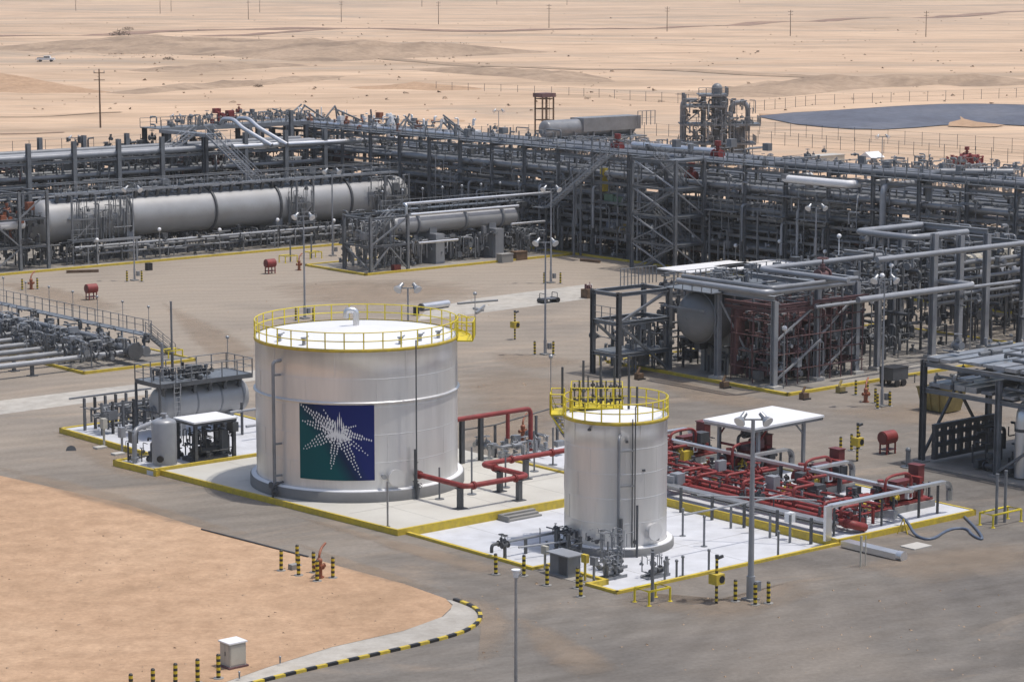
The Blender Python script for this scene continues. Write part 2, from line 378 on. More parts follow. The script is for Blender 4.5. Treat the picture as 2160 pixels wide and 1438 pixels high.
# ================================================================== ground
def fbm(x, y, s): return noise.fractal(Vector((x/s, y/s, 3.7)), 1.0, 2.0, 4)
def relief(x, y):
    k = min(1.0, max(0.0, (y-455-.0*x)/160)); k2 = min(1.0, max(0.0, (y-700)/700))
    e = noise.noise(Vector((x/170, y/55, 1.3))); e2 = noise.noise(Vector((x/420, y/190, 8.1)))
    f = noise.noise(Vector((x/38, y/16, 5.5)))
    if x > 25 and y < 640: k *= .08
    return k*(.8*e+.5*f+.4) + k2*(2.0*e2+.8*e)
rows = [-400, -200, -60, 40, 100]+[110+2*i for i in range(31)]+[180, 200, 300, 400, 440]; y = 460.0
def dip(x, y):
    s_ = toS((x, y, 0)); return -.6 if -4 < s_[0] < 21 and -4 < s_[1] < 22 else -.012
while y < 12000: rows.append(y); y *= 1.0105 if y < 3000 else 1.08
cols = [-1+2*i/260 for i in range(261)]
vs, fs = [], []
for y in rows:
    wd = max(260, y*.45) if y < 3000 else y*.8
    for t in cols:
        x = t*wd; vs.append((x, y, relief(x, y)+dip(x, y)))
n = len(cols)
for j in range(len(rows)-1):
    for i in range(n-1): fs.append((j*n+i, j*n+i+1, (j+1)*n+i+1, (j+1)*n+i))
me = bpy.data.meshes.new('desert_ground'); me.from_pydata(vs, [], fs); me.polygons.foreach_set('use_smooth', [True]*len(fs)); me.materials.append(DESERT)
o = bpy.data.objects.new('desert_ground', me); COL.objects.link(o); props(o, 'open pale orange sand desert around the plant', 'desert', kind='structure')
def ground(name, poly, z, m, label, cat):
    return solo(name, MB().sheet(poly, z), m, label, cat, kind='structure')
# dusty asphalt yard
ym = MB()
for pl in ([(-75,-75),(-.35,-75),(-.35,162.4),(-40,150),(-75,60)], [(16.95,-75),(128,-75),(128,176),(30,172),(16.95,167.9)], [(-.35,-75),(16.95,-75),(16.95,.0),(-.35,.0)], [(-.35,18.1),(16.95,18.1),(16.95,167.9),(-.35,162.4)]): ym.sheet(pl, 0)
solo('yard', ym, YARD, 'dusty grey brown asphalt yard between the process units', 'yard', base=(0,0,0), kind='structure')
ground('concrete_road', [(-60,67),(24,68.3),(27.5,72.5),(-60,74.8)], .004, APRON, 'pale concrete strip behind the small vessel skid', 'concrete strip')
ground('concrete_road', [S(*p) for p in ((880,676),(1000,662),(1248,629),(1250,598),(1000,630),(900,652))], .004, APRON, 'pale concrete strip crossing the open yard', 'concrete strip')
# sand island at the road bend with its pavement and painted kerb
isl = [S(*p) for p in [(-250,930),(0,1003),(130,1032),(270,1064),(400,1106),(600,1160),(720,1195),(850,1230),(940,1262),(955,1278),(930,1302),(850,1330),(700,1364),(560,1408),(470,1440),(330,1485),(200,1525),(-250,1700),(-900,1500)]]
ground('sand_patch', isl, .012, SAND, 'flat apricot sand patch enclosed by the bending road', 'sand patch')
pin = [(942,1264),(955,1274),(950,1285),(935,1299),(850,1330),(700,1364),(560,1408),(470,1440),(330,1485),(200,1525)]
pou = [(958,1266),(1003,1284),(1015,1299),(1007,1317),(950,1343),(800,1380),(650,1413),(530,1443),(400,1478),(260,1520)]
pvm = MB().add([S(x, y, .022) for x, y in pin+pou], [(i, 10+i, 11+i, i+1) for i in range(9)])
solo('pavement', pvm, APRON, 'narrow concrete pavement edging the sand patch at the bend', 'pavement', kind='structure')
kp = [V3(S(*p)) for p in [(958,1266),(985,1275),(1005,1285),(1016,1299),(1008,1317),(976,1336),(900,1357),(800,1380),(650,1413),(530,1443),(400,1478),(260,1520)]]
def resample(pts, step):
    out = [pts[0].copy()]; acc = 0
    for a, b in zip(pts, pts[1:]):
        L = (b-a).length; d = (b-a)/L; t = step-acc
        while t <= L: out.append(a+d*t); t += step
        acc = (acc+L) % step
    return out
def smooth_path(pts, it=2):
    for _ in range(it):
        q = [pts[0]]
        for a, b in zip(pts, pts[1:]): q += [a*.75+b*.25, a*.25+b*.75]
        q.append(pts[-1]); pts = q
    return pts
kt = thing('painted_kerb', 'low kerb in alternating black and yellow blocks around the sand patch', 'kerb', kp[5])
kr = resample(smooth_path(kp), .62)
for i, (a, b) in enumerate(zip(kr, kr[1:])):
    d = (b-a)*.485; m_ = (a+b)/2
    part(kt, 'kerb_block', MB().beam(m_-d+Vector((0,0,.07)), m_+d+Vector((0,0,.07)), .2, .14), YEL if i % 2 else BLACK)
def drift(poly, label, z=.016):
    P = [V3(S(x, y, z)) for x, y in poly]; c = sum(P, Vector())/len(P); R = smooth_path(P+[P[0]], 2)[:-1]; n_ = len(R); M = [c+(p-c)*.55 for p in R]
    mb = MB().add([c]+M+R, [(0, 1+i, 1+(i+1) % n_) for i in range(n_)]+[(1+i, 1+n_+i, 1+n_+(i+1) % n_, 1+(i+1) % n_) for i in range(n_)])
    o = solo('sand_drift', mb, DRIFT, label, 'sand drift', kind='stuff'); at = o.data.attributes.new('fall', 'FLOAT', 'POINT')
    at.data.foreach_set('value', [1.0]+[.72]*n_+[0.0]*n_)
for k_, (poly, lab) in enumerate((
 ([(90,895),(200,925),(300,965),(420,1008),(480,1036),(380,1030),(250,1006),(150,968)], 'orange sand drift outside the vessel pad kerb'),
 ([(940,800),(1040,760),(1180,790),(1310,830),(1290,880),(1150,905),(1000,890)], 'pale sand drift on the yard behind the red pipes'),
 ([(960,870),(1110,860),(1200,905),(1090,965),(980,950)], 'sand drift between big tank and slim tank'),
 ([(1370,780),(1520,822),(1690,852),(1640,875),(1480,855),(1370,820)], 'sand drift along the portal frame pad kerb'),
 ([(1720,865),(1900,838),(2040,858),(2200,880),(2100,915),(1880,905)], 'sand drift around the waste skip'),
 ([(1230,1238),(1400,1272),(1500,1276),(1640,1235),(1780,1196),(1740,1262),(1540,1325),(1330,1295)], 'sandy margin before the white bund'),
 ([(1760,1195),(1950,1150),(2220,1130),(2220,1200),(1950,1245)], 'sandy margin beside the pump pad'),
 ([(930,1225),(1040,1262),(1095,1310),(1080,1370),(1000,1420),(1015,1330),(985,1280)], 'swept sand around the painted kerb bend'),
 ([(330,630),(460,680),(580,760),(500,800),(400,730)], 'sand drift by the manifold stair'),
 ([(540,595),(800,580),(1120,605),(900,650),(600,650)], 'broad thin sand film across the open yard'),
 ([(-40,590),(120,600),(330,660),(150,662)], 'sand film behind the manifold walkway'),
 ([(-60,970),(100,1000),(260,1040),(420,1090),(580,1140),(420,1120),(250,1075),(60,1025)], 'sand blown over the road edge by the sand patch'),
 ([(600,1135),(720,1170),(880,1220),(965,1258),(860,1242),(700,1198)], 'sand blown over the road edge near the bend'),
 ([(560,1070),(900,1150),(1120,1210),(1060,1222),(860,1172)], 'thin sand line along the tank pad kerb'),
 ([(1080,1290),(1200,1330),(1340,1420),(1200,1430),(1100,1370)], 'sandy wheel swirl on the junction'),
 ([(1020,740),(1150,745),(1250,760),(1180,785),(1050,775)], 'sand drift at the mast in the yard'))): drift(poly, lab, .016+.0006*k_)
# low steel pipe lying along the sand edge
solo('edge_pipe', MB().tube([S(425,1115,.06), S(530,1142,.06), S(650,1173,.06)], .05, 6), DARK, 'thin dark pipe lying along the sand beside the road', 'pipe')
# ---------------------------------------------------------------- tank and pump pads
ZA = .30
A0, A1 = S(374,1000,ZA+.08), S(836,1115,ZA+.08)
padA = solo('concrete_pad', MB().prism([(A1[0],18.2),(17,18.2),(17,41.5),(A0[0],41.5)], -.16, ZA), PADC, 'raised cream concrete pad under the big tank', 'concrete pad', kind='structure')
def kerb(par, pts, z0, h, wd=.22, m=YEL, name='kerb'):
    for a, b in zip(pts, pts[1:]):
        a = Vector((a[0],a[1],z0+h/2)); b = Vector((b[0],b[1],z0+h/2)); d = (b-a).normalized()*(wd/2)
        part(par, name, MB().beam(a-d, b+d, wd, h), m)
kerb(padA, [(A1[0]+.02,18.1),(A0[0]+.02,41.5)], 0, ZA+.06, .16)
kerb(padA, [(A1[0]+.2,18.14),(17.05,18.14)], -.16, ZA+.22, .18)
kerb(padA, [(17.1,18.4),(17.1,30)], 0, ZA+.12, .2)
for k in range(3): part(padA, 'step', MB().box((6.6,18.02-.3*(k+1),-.149), (9.2,18.02-.3*k,ZA-.12*k-.1)), CONC)
part(padA, 'step_cheek', MB().prism([(6.55,18.0),(6.45,18.0),(6.45,17.0),(6.55,17.0)], -.15, .2), CONC)
for u_ in (2.5, 8.0, 13.0):
    part(padA, 'joint', MB().box((u_,18.3,ZA), (u_+.025,41.4,ZA+.003)), CONC)
for v_ in (23.5, 29.5, 35.5):
    part(padA, 'joint', MB().box((A1[0]+.5,v_,ZA+.003), (16.9,v_+.025,ZA+.006)), CONC)
ZB = -.15
padB = solo('bund_floor', MB().prism([(-.3,.02),(16.95,.02),(16.95,18.05),(-.3,18.05)], -.3, ZB), PADW, 'white coated bund floor around the slim tank', 'bund floor', kind='structure')
for u_ in (4.0, 10.5): part(padB, 'joint', MB().box((u_,.2,ZB), (u_+.025,17.9,ZB+.003)), CONC)
for v_ in (6.0, 12.0): part(padB, 'joint', MB().box((-.1,v_,ZB+.003), (16.7,v_+.025,ZB+.006)), CONC)
kerb(padB, [(-.38,17.9),(-.30,6.9)], -.2, .36); kerb(padB, [(-.30,2.3),(-.28,0),(16.8,0)], -.2, .36)
part(padB, 'notch_floor', MB().box((-.3,2.4,-.14), (.9,6.8,.004)), UPAD)
kerb(padB, [(1.0,6.9),(1.0,2.3)], -.2, .34); kerb(padB, [(-.1,6.9),(1.0,6.9)], -.2, .35); kerb(padB, [(-.1,2.3),(1.0,2.3)], -.2, .35)
padC = solo('pump_pad', MB().prism([(16.95,.1),(28.8,.1),(28.8,31),(17.2,31),(17.2,18.3),(16.95,18.3)], -.2, ZA-.002), PADW, 'white raised pad carrying the red fire pumps', 'pump pad', kind='structure')
kerb(padC, [(16.9,.1),(16.9,18.0)], -.2, ZA+.23, .16); kerb(padC, [(17.05,.02),(28.9,.02),(28.9,31)], 0, ZA+.04, .18)
solo('drain_channel', MB().box((17.25,17,ZA), (18.0,30.8,ZA+.02)), CONC, 'grey concrete strip along the back edge of the tank pad', 'concrete strip', kind='structure')
padI = solo('vessel_pad', MB().prism([(-3.0,41.7),(12.5,41.7),(12.5,58.6),(0,58.6),(0,46.2),(-3.2,46.2)], 0, .3), PADW, 'white pad with yellow kerb under the small vessel skid', 'vessel pad', kind='structure')
kerb(padI, [(A0[0]-.35,41.62),(12.4,41.62)], 0, .5, .2)
kerb(padI, [(A0[0]-.4,41.5),(-3.2,46.1),(-.1,46.3)], 0, .42, .2); kerb(padI, [(-.1,46.4),(-.1,58.6),(12.4,58.6)], 0, .38, .2)
kerb(padI, [(12.5,41.7),(12.5,58.6)], 0, .38, .2)
for nm, poly, lab in (('vessel_unit_pad', [(36,141),(99,141),(99,172),(36,172)], 'long concrete pad under the long horizontal vessel'),
                      ('skid_pad', [(69.5,116),(98.5,116),(98.5,127),(69.5,127)], 'concrete pad under the exchanger skid beside the pipe rack'),
                      ('rack_pad', [(99.2,50),(116,50),(116,140),(99.2,140)], 'concrete pad under the main pipe rack'),
                      ('separator_pad', [(50.4,36),(84,36),(84,56.5),(50.4,56.5)], 'concrete pad with yellow edge under the steel portal frames'),
                      ('manifold_pad', [(14,79.6),(24.6,79.6),(24.6,112),(14,112)], 'concrete pad with yellow edge under the valve manifold'),
                      ('frame_pad', [(37.4,-12),(54,-12),(54,13.2),(37.4,13.2)], 'grey slab under the two deck steel frame')):
    p_ = solo(nm, MB().prism(poly, 0, .12), UPAD, lab, 'concrete pad', kind='structure')
    if nm != 'frame_pad': kerb(p_, poly+[poly[0]], 0, .22, .3 if nm != 'manifold_pad' else .2)
# ================================================================== big tank
BC = (5.6, 31.0)
def tank_dir(c):
    f = V3((c[0]-CAMS[0], c[1]-CAMS[1], 0)).normalized(); return f, Vector((f.y, -f.x, 0))
def on_tank(c, R, deg, z):
    f, r = tank_dir(c); a = math.radians(deg)
    return Vector((c[0], c[1], z)) + (r*math.sin(a)-f*math.cos(a))*R
def arc(c, R, z, a0=0, a1=360, n=72): return [on_tank(c, R, a0+(a1-a0)*i/n, z) for i in range(n+1)]
def storage_tank(name, label, c, R, zf, zp, zt, ringz, npost, cone):
    t = thing(name, label, 'tank', (c[0], c[1], zf))
    part(t, 'plinth', MB().lathe((c[0],c[1],0), [(R+.42,zf),(R+.42,zp-.03),(R+.38,zp),(.1,zp)], 96), PLINTH)
    part(t, 'base_flange', MB().lathe((c[0],c[1],0), [(R+.34,zp+.002),(R+.34,zp+.06),(R+.02,zp+.09)], 96), WHITE)
    nstr = 5
    sh = part(t, 'shell', MB().lathe((c[0],c[1],0), [(R, zp+(zt-zp)*i/nstr) for i in range(nstr+1)]+[(R+.05,zt),(R+.05,zt+.1),(R-.1,zt+.12)], 128), TANK)
    for z in ringz:
        part(t, 'stiffener_ring', MB().lathe((c[0],c[1],z), [(R,-.06),(R+.13,-.05),(R+.15,0),(R+.13,.05),(R,.07)], 128), TANK)
    for i in range(1, nstr):
        z = zp+(zt-zp)*i/nstr
        part(sh, 'seam', MB().lathe((c[0],c[1],z), [(R,-.03),(R+.008,-.02),(R+.008,.02),(R,.03)], 96), TANK)
    for i in range(nstr):
        for k in range(9):
            dg = k*40+i*17; z0 = zp+(zt-zp)*i/nstr+.04; z1 = zp+(zt-zp)*(i+1)/nstr-.04
            part(sh, 'weld_seam', MB().beam(on_tank(c, R+.002, dg, z0), on_tank(c, R+.002, dg, z1), .03, .014), TANK)
    rf = part(t, 'roof', MB().lathe((c[0],c[1],0), [(R-.08,zt+.11),(R*.6,zt+.11+cone*.4),(R*.25,zt+.11+cone*.78),(.05,zt+.11+cone)], 96), ROOFW)
    tr = part(t, 'toe_rim', MB().lathe((c[0],c[1],0), [(R+.055,zt-.05),(R+.07,zt-.05),(R+.07,zt+.16),(R+.055,zt+.16)], 128), YEL)
    hr = MB()
    for h in (.62, 1.15): hr.tube(arc(c, R+.02, zt+h, n=95)[:-1], .034, 5, closed=True)
    part(t, 'handrail', hr, YELR)
    for i in range(npost):
        p = on_tank(c, R+.02, 4+360*i/npost, zt+.1)
        part(t, 'rail_post', MB().beam(p, p+Vector((0,0,1.05)), .06), YELR)
    return t
bt = storage_tank('storage_tank', 'big round silver storage tank with square blue green emblem panel', BC, 6.4, ZA, .95, 9.6, [6.42], 34, .55)
# emblem panel: a curved plate with a star of white dashes
def panel_pt(s_, t_, off=0): return on_tank(BC, 6.44+off, -33.2+42.6*s_, 1.62+4.68*(1-t_))
pm = MB(); N = 24
g0 = [panel_pt(i/N, 0) for i in range(N+1)]; g1 = [panel_pt(i/N, 1) for i in range(N+1)]
h0 = [panel_pt(i/N, 0, -.05) for i in range(N+1)]; h1 = [panel_pt(i/N, 1, -.05) for i in range(N+1)]
pm.add(g0+g1, [(i, N+1+i, N+2+i, i+1) for i in range(N)], True)
pm.add(g0+h0, [(i, i+1, N+2+i, N+1+i) for i in range(N)]); pm.add(g1+h1, [(i, N+1+i, N+2+i, i+1) for i in range(N)])
pm.add([g0[0],g1[0],h1[0],h0[0]], [(0,3,2,1)]); pm.add([g0[-1],g1[-1],h1[-1],h0[-1]], [(0,1,2,3)])
EMB = bpy.data.materials.new('emblem_blue_green'); EMB.use_nodes = True; t_ = EMB.node_tree; b_ = t_.nodes['Principled BSDF']; b_.inputs['Roughness'].default_value = .55; b_.inputs['Specular IOR Level'].default_value = .2
tc_ = t_.nodes.new('ShaderNodeTexCoord'); mp_ = t_.nodes.new('ShaderNodeSeparateXYZ'); t_.links.new(tc_.outputs['Generated'], mp_.inputs[0])
ma_ = t_.nodes.new('ShaderNodeMath'); ma_.operation = 'MULTIPLY_ADD'; ma_.inputs[1].default_value = .62; t_.links.new(mp_.outputs['Z'], ma_.inputs[0]); t_.links.new(mp_.outputs['X'], ma_.inputs[2])
cr_ = t_.nodes.new('ShaderNodeValToRGB'); cr_.color_ramp.elements[0].position = .48; cr_.color_ramp.elements[0].color = (.0,.075,.085,1)
cr_.color_ramp.elements[1].position = .92; cr_.color_ramp.elements[1].color = (.008,.017,.125,1)
e_ = cr_.color_ramp.elements.new(.68); e_.color = (.006,.022,.06,1)
t_.links.new(ma_.outputs[0], cr_.inputs[0]); t_.links.new(cr_.outputs[0], b_.inputs['Base Color'])
pn = part(bt, 'emblem_panel', pm, EMB, label='square blue and green panel with white star emblem')
em = MB(); cxe, cye = .53, .33
def dash(x, y, w_, h_, o=.004):
    if .008 < x < .992 and .008 < y < .992: em.add([panel_pt(x, y-h_, o), panel_pt(x+w_, y, o), panel_pt(x, y+h_, o), panel_pt(x-w_, y, o)], [(0,3,2,1)])
for tx, ty, lanes, steps, tall in ((.03,.02,4,15,1.6),(.05,.23,4,13,1.4),(.35,.07,2,7,1.3),(.06,.60,5,13,1.15),(.44,.84,4,15,1.1),(.82,.95,4,17,1.1),(.91,.66,3,12,1.0),(.96,.47,3,14,1.6),(.76,.27,2,8,1.2)):
    L_ = math.hypot(tx-cxe, ty-cye); nx_, ny_ = -(ty-cye)/L_, (tx-cxe)/L_
    for i in range(2, steps+1):
        t2 = i/steps; k_ = max(1, round(lanes*(1.25-t2)))
        for j in range(k_):
            of = (j-(k_-1)/2)*.040; sz = .0168-.0060*t2
            dash(cxe+(tx-cxe)*t2+nx_*of, cye+(ty-cye)*t2+ny_*of, sz*.82, sz*(1.15*tall-.15*t2))
for i in range(-7, 8):
    hgt = .11*(1-abs(i)/8.5); dash(cxe+i*.022, cye+.035*abs(i)*.25+(.03 if i < 0 else .06), .013, hgt, .0055)
for x, y0, h_ in ((.555,.20,.12),(.53,.24,.10),(.58,.25,.10),(.50,.28,.09),(.605,.30,.08)): dash(x, y0, .0095, h_, .0062)
part(pn, 'emblem_print', em, WHITE, kind='stuff')
# roof and wall fittings
f_, r_ = tank_dir(BC)
gz = 9.6+.11+.5
gc = Vector((BC[0],BC[1],gz))+f_*.4
part(bt, 'roof_vent', MB().tube([gc, gc+Vector((0,0,1.0)), gc+Vector((0,0,1.0))-r_*.62, gc+Vector((0,0,.5))-r_*.62], .2, 12, .5), SILV)
for dg, rr, zz in ((-58,5.6,.25),(-35,5.6,.25),(30,5.4,.25),(48,5.3,.25),(66,5.6,.25)):
    p = on_tank(BC, rr, dg, 9.75); part(bt, 'roof_nozzle', MB().cyl(p, p+Vector((0,0,.45)), .12, 10).cyl(p+Vector((0,0,.4)), p+Vector((0,0,.48)), .2, 10).beam(p+Vector((0,0,.4)), p+Vector((.5,.2,.5)), .06), GALV)
def standpipe(t, c, R, deg, z0, z1, off, r, m, brackets=()):
    a, b = on_tank(c, R+off, deg, z0), on_tank(c, R+off, deg, z1); q = on_tank(c, R, deg+2, z1+.08)
    part(t, 'wall_pipe', MB().tube([a, b, on_tank(c, R-.05, deg+1.5, z1+.05)], r, 10), m)
    for z in brackets: part(t, 'pipe_bracket', MB().beam(on_tank(c, R-.02, deg+1.2, z), on_tank(c, R+off, deg, z), .1, .12), m)
standpipe(bt, BC, 6.4, -48.2, .45, 8.75, .48, .11, PIPE, (7.9, 3.6, 1.6))
p0 = on_tank(BC, 6.95, 31.5, ZA); part(bt, 'conduit', MB().tube([p0, p0+Vector((0,0,9.9))], .045, 6), DARK)
p0 = on_tank(BC, 6.75, 31.8, ZA); part(bt, 'conduit', MB().tube([p0, p0+Vector((0,0,3.1))], .09, 8).valve(p0+Vector((0,0,.9)), 'z', .14), DARK)
def manhole(t, c, R, deg, z, r, m=TANK):
    a, b = on_tank(c, R-.05, deg, z), on_tank(c, R+.3, deg, z); d = (b-a).normalized()
    part(t, 'manhole', MB().cyl(a, b, r, 20).cyl(b, b+d*.05, r*1.25, 20).cyl(b+d*.055, b+d*.1, r*1.22, 20), m)
manhole(bt, BC, 6.4, 20.5, 1.75, .42); manhole(bt, BC, 6.4, 14, 1.85, .12, GALV)
p0 = on_tank(BC, 6.4, -50, 1.4); part(bt, 'nozzle', MB().cyl(on_tank(BC,6.3,-50,1.0), on_tank(BC,7.0,-50,1.0), .14, 10).cyl(on_tank(BC,6.95,-50,1.0), on_tank(BC,7.02,-50,1.0), .22, 12), DARK)
pp = on_tank(BC, 7.15, -47, ZA); part(bt, 'drain_valve', MB().tube([pp, pp+Vector((0,0,.75)), on_tank(BC, 6.4, -46, 1.2)], .07, 6).valve(pp+Vector((0,0,.4)), 'z', .13), DARK)
# landing and stair on the far right flank
lm = MB(); c0 = on_tank(BC, 6.5, 84, 9.45); 
ring = [on_tank(BC, r, a, 9.5) for r, a in ((6.5,76),(7.5,77),(7.6,95),(6.5,96))]
lm.prism(ring, 9.42, 9.5); part(bt, 'landing', lm, YELR)
part(bt, 'landing_rail', MB().rail([ring[0], ring[1], ring[2], ring[3]], 1.15, .034, .7), YELR)
stp = MB(); prev = None
for i in range(46):
    a = 96+i*1.9; z = 9.45-max(0, i-10)*.225
    p, q = on_tank(BC, 6.5, a, z), on_tank(BC, 7.3, a, z); d = (q-p)*.5; stp.beam(p, q, .24, .04)
    if prev is not None:
        stp.beam(prev, q, .04, .2); stp.cyl(prev+Vector((0,0,1.05)), q+Vector((0,0,1.05)), .034, 5); stp.cyl(prev+Vector((0,0,.55)), q+Vector((0,0,.55)), .03, 5)
        if i % 4 == 0: stp.beam(q, q+Vector((0,0,1.05)), .05)
    prev = q
part(bt, 'spiral_stair', stp, YELR)
p = on_tank(BC, 7.55, 92, 9.5); part(bt, 'lamp', MB().cyl(p, p+Vector((0,0,2.6)), .03, 5).ball(p+Vector((0,0,2.7)), .13), GALV)
# ================================================================== slim tank
SCN = (7.75, 8.95)
st_ = storage_tank('storage_tank', 'slim silver tank with yellow top platform standing in the white bund', SCN, 2.95, ZB, .26, 7.35, [], 18, .25)
standpipe(st_, SCN, 2.95, 3, .3, 6.7, .4, .09, PIPE, (5.6, 4.4, 3.2, 1.9))
for dg, h0_, h1_ in ((17.5,.35,7.7),(20.5,.35,8.4)):
    p = on_tank(SCN, 3.12, dg, h0_); part(st_, 'gauge_conduit', MB().tube([p, p+Vector((0,0,h1_-h0_))], .035, 6), DARK)
for z in (5.9, 3.9): part(st_, 'pipe_bracket', MB().beam(on_tank(SCN, 3.3, 3, z), on_tank(SCN, 3.1, 20, z), .08, .1), GALV)
p = on_tank(SCN, 3.5, 20.5, ZB); part(st_, 'standpipe', MB().cyl(p, p+Vector((0,0,3.0)), .07, 8), DARK)
p = on_tank(SCN, 3.6, 5, ZB); part(st_, 'standpipe', MB().cyl(p, p+Vector((0,0,2.3)), .11, 8), DARK)
manhole(st_, SCN, 2.95, 43, 1.15, .42)
for dg in (-70,-20,22,52): p = on_tank(SCN, 2.97, dg, .62); part(st_, 'nozzle', MB().cyl(p, on_tank(SCN, 3.1, dg, .62), .12, 10), DARK)
for dg, z in ((-30,7.0),(32,4.7),(12,6.4)): part(st_, 'nameplate', MB().beam(on_tank(SCN, 2.96, dg-1.5, z), on_tank(SCN, 2.99, dg+1.5, z), .16, .12), DARK)
# yellow service platform on the roof, left rear
def tp(du, dv, z): f2, r2 = tank_dir(SCN); return Vector((SCN[0],SCN[1],z))+r2*du+f2*dv
plat = [tp(-2.6,.2,7.75), tp(.35,.2,7.75), tp(.35,2.5,7.75), tp(-2.6,2.5,7.75)]
part(st_, 'top_platform', MB().prism(plat, 7.68, 7.75), YELR)
part(st_, 'platform_rail', MB().rail(plat+[plat[0]], 1.15, .026, .5), YELR)
for p in plat: part(st_, 'platform_leg', MB().beam(Vector((p.x,p.y,7.45)), p, .1), YELR)
side = [tp(-3.0,-.6,7.5), tp(-3.75,-.6,7.5), tp(-3.75,1.5,7.5), tp(-3.0,1.5,7.5)]
part(st_, 'side_landing', MB().prism(side, 7.42, 7.5), YELR); part(st_, 'landing_rail', MB().rail(side, 1.15, .034, .7), YELR)
tvs = MB(); rr = random.Random(3)
for i in range(11):
    x = -2.4+i*.26; y_ = .5+rr.random()*1.7; q = tp(x, y_, 7.6)
    tvs.cyl(q, q+Vector((0,0,.9+rr.random()*1.0)), .045, 6); tvs.valve(q+Vector((0,0,.5)), 'z', .09, False); tvs.valve(q+Vector((0,0,1.0+rr.random()*.3)), 'u', .07)
part(st_, 'relief_valves', tvs, DARK, kind='stuff')
for x, y_, h in ((.72,.2,3.1),(-3.1,.9,2.3),(-.9,1.2,2.9),(-1.9,1.4,2.6),(-.1,2.2,2.7),(1.2,.8,1.2)):
    q = tp(x, y_, 7.7); part(st_, 'vent_pipe', MB().cyl(q, q+Vector((0,0,h)), .07, 8), DARK)
q = tp(-3.75,.2,7.5); part(st_, 'lamp', MB().cyl(q, q+Vector((0,0,3.1)), .03, 5).ball(q+Vector((0,0,3.2)), .14), GALV)
lad = MB(); prev = None
for i in range(34):
    a = -100-i*3.6; z = 7.35-i*.22; p, q = on_tank(SCN, 3.0, a, z), on_tank(SCN, 3.75, a, z); lad.beam(p, q, .24, .04)
    if prev is not None:
        lad.beam(prev, q, .05, .2); lad.cyl(prev+Vector((0,0,1.0)), q+Vector((0,0,1.0)), .03, 5); lad.cyl(prev+Vector((0,0,.5)), q+Vector((0,0,.5)), .03, 5)
        if i % 3 == 0: lad.beam(q, q+Vector((0,0,1.0)), .045)
    prev = q
part(st_, 'spiral_stair', lad, GALV)
for q in (tp(-3.0,-.5,0), tp(-3.0,1.4,0)): part(st_, 'landing_brace', MB().beam(Vector((q.x,q.y,6.4)), q-tank_dir(SCN)[1]*.7+Vector((0,0,7.42)), .08), YELR)
# ================================================================== loose small piping used by many units
def clutter(seed, u0, u1, v0, v1, z0, z1, n, rr=(.03,.14), lmax=4.0, vert=.3, valves=.3, posts=.1, boxes=.06, sides=6, sub=None):
    R = random.Random(seed); m = MB()
    for i in range(n):
        p = Vector((R.uniform(u0,u1), R.uniform(v0,v1), R.uniform(z0,z1))); k = R.random(); r = R.uniform(*rr)*R.choice((.6,.8,1,1))
        def cl(q): return Vector((min(max(q.x,u0),u1), min(max(q.y,v0),v1), min(max(q.z,z0),z1)))
        if k < vert:
            q = cl(p+Vector((0,0,R.uniform(.6,3)))); a = R.choice((Vector((1,0,0)),Vector((0,1,0))))*R.uniform(-lmax,lmax)*.6
            m.tube([p, q, cl(q+a)], r, sides)
        elif k < vert+valves:
            m.valve(p, R.choice('uvz'), r*1.5+.04, R.random() < .7)
        elif k < vert+valves+posts:
            m.beam((p.x,p.y,z0), (p.x,p.y,min(z1,p.z+1)), R.uniform(.07,.18))
        elif k < vert+valves+posts+boxes:
            m.cbox(p, (R.uniform(.3,.9), R.uniform(.3,.9), R.uniform(.3,.9)))
        else:
            d = R.choice((Vector((1,0,0)),Vector((0,1,0)))); q = cl(p+d*R.uniform(.8,lmax)*R.choice((-1,1)))
            pts = [p, q]
            if R.random() < .5: pts.append(cl(q+Vector((0,0,R.uniform(-1.5,1.5)))))
            m.tube(pts, r, sides)
            if R.random() < .6: m.flange((p+q)/2, 'u' if abs(d.x) > .5 else 'v', r*1.7)
    return m
# ================================================================== red fire main loop on the big pad
fm = thing('fire_main', 'thick red pipe zigzagging low on supports over the cream pad', 'pipe', (5.4,21,ZA))
ZR = 1.75
part(fm, 'pipe', MB().tube([(5.4,25.2,ZR),(5.4,19.75,ZR),(10.35,19.75,ZR),(10.35,24.3,ZR),(18.6,24.3,ZR),(18.6,24.3,1.0)], .17, 12, .5), RED)
for p, ax in (((5.4,24.3,ZR),'v'),((6.0,19.75,ZR),'u'),((9.3,19.75,ZR),'u'),((10.35,23.0,ZR),'v'),((12.8,24.3,ZR),'u'),((16.2,24.3,ZR),'u')): part(fm, 'flange', MB().flange(p, ax, .26), RED)
for u_, v_ in ((5.4,20.3),(9.6,19.75),(10.35,22.5),(14.0,24.3)):
    part(fm, 'support', MB().beam((u_,v_,ZA), (u_,v_,ZR-.17), .3, .3).cbox((u_,v_,ZA), (.75,.55,.05)).cbox((u_,v_,ZR-.22), (.5,.4,.06)), DARK)
part(fm, 'valve', MB().valve((5.4,24.8,ZR), 'v', .22), DARK)
sp_ = MB().tube([(6.2,23.0,ZA),(6.2,23.0,2.4)], .05, 6)
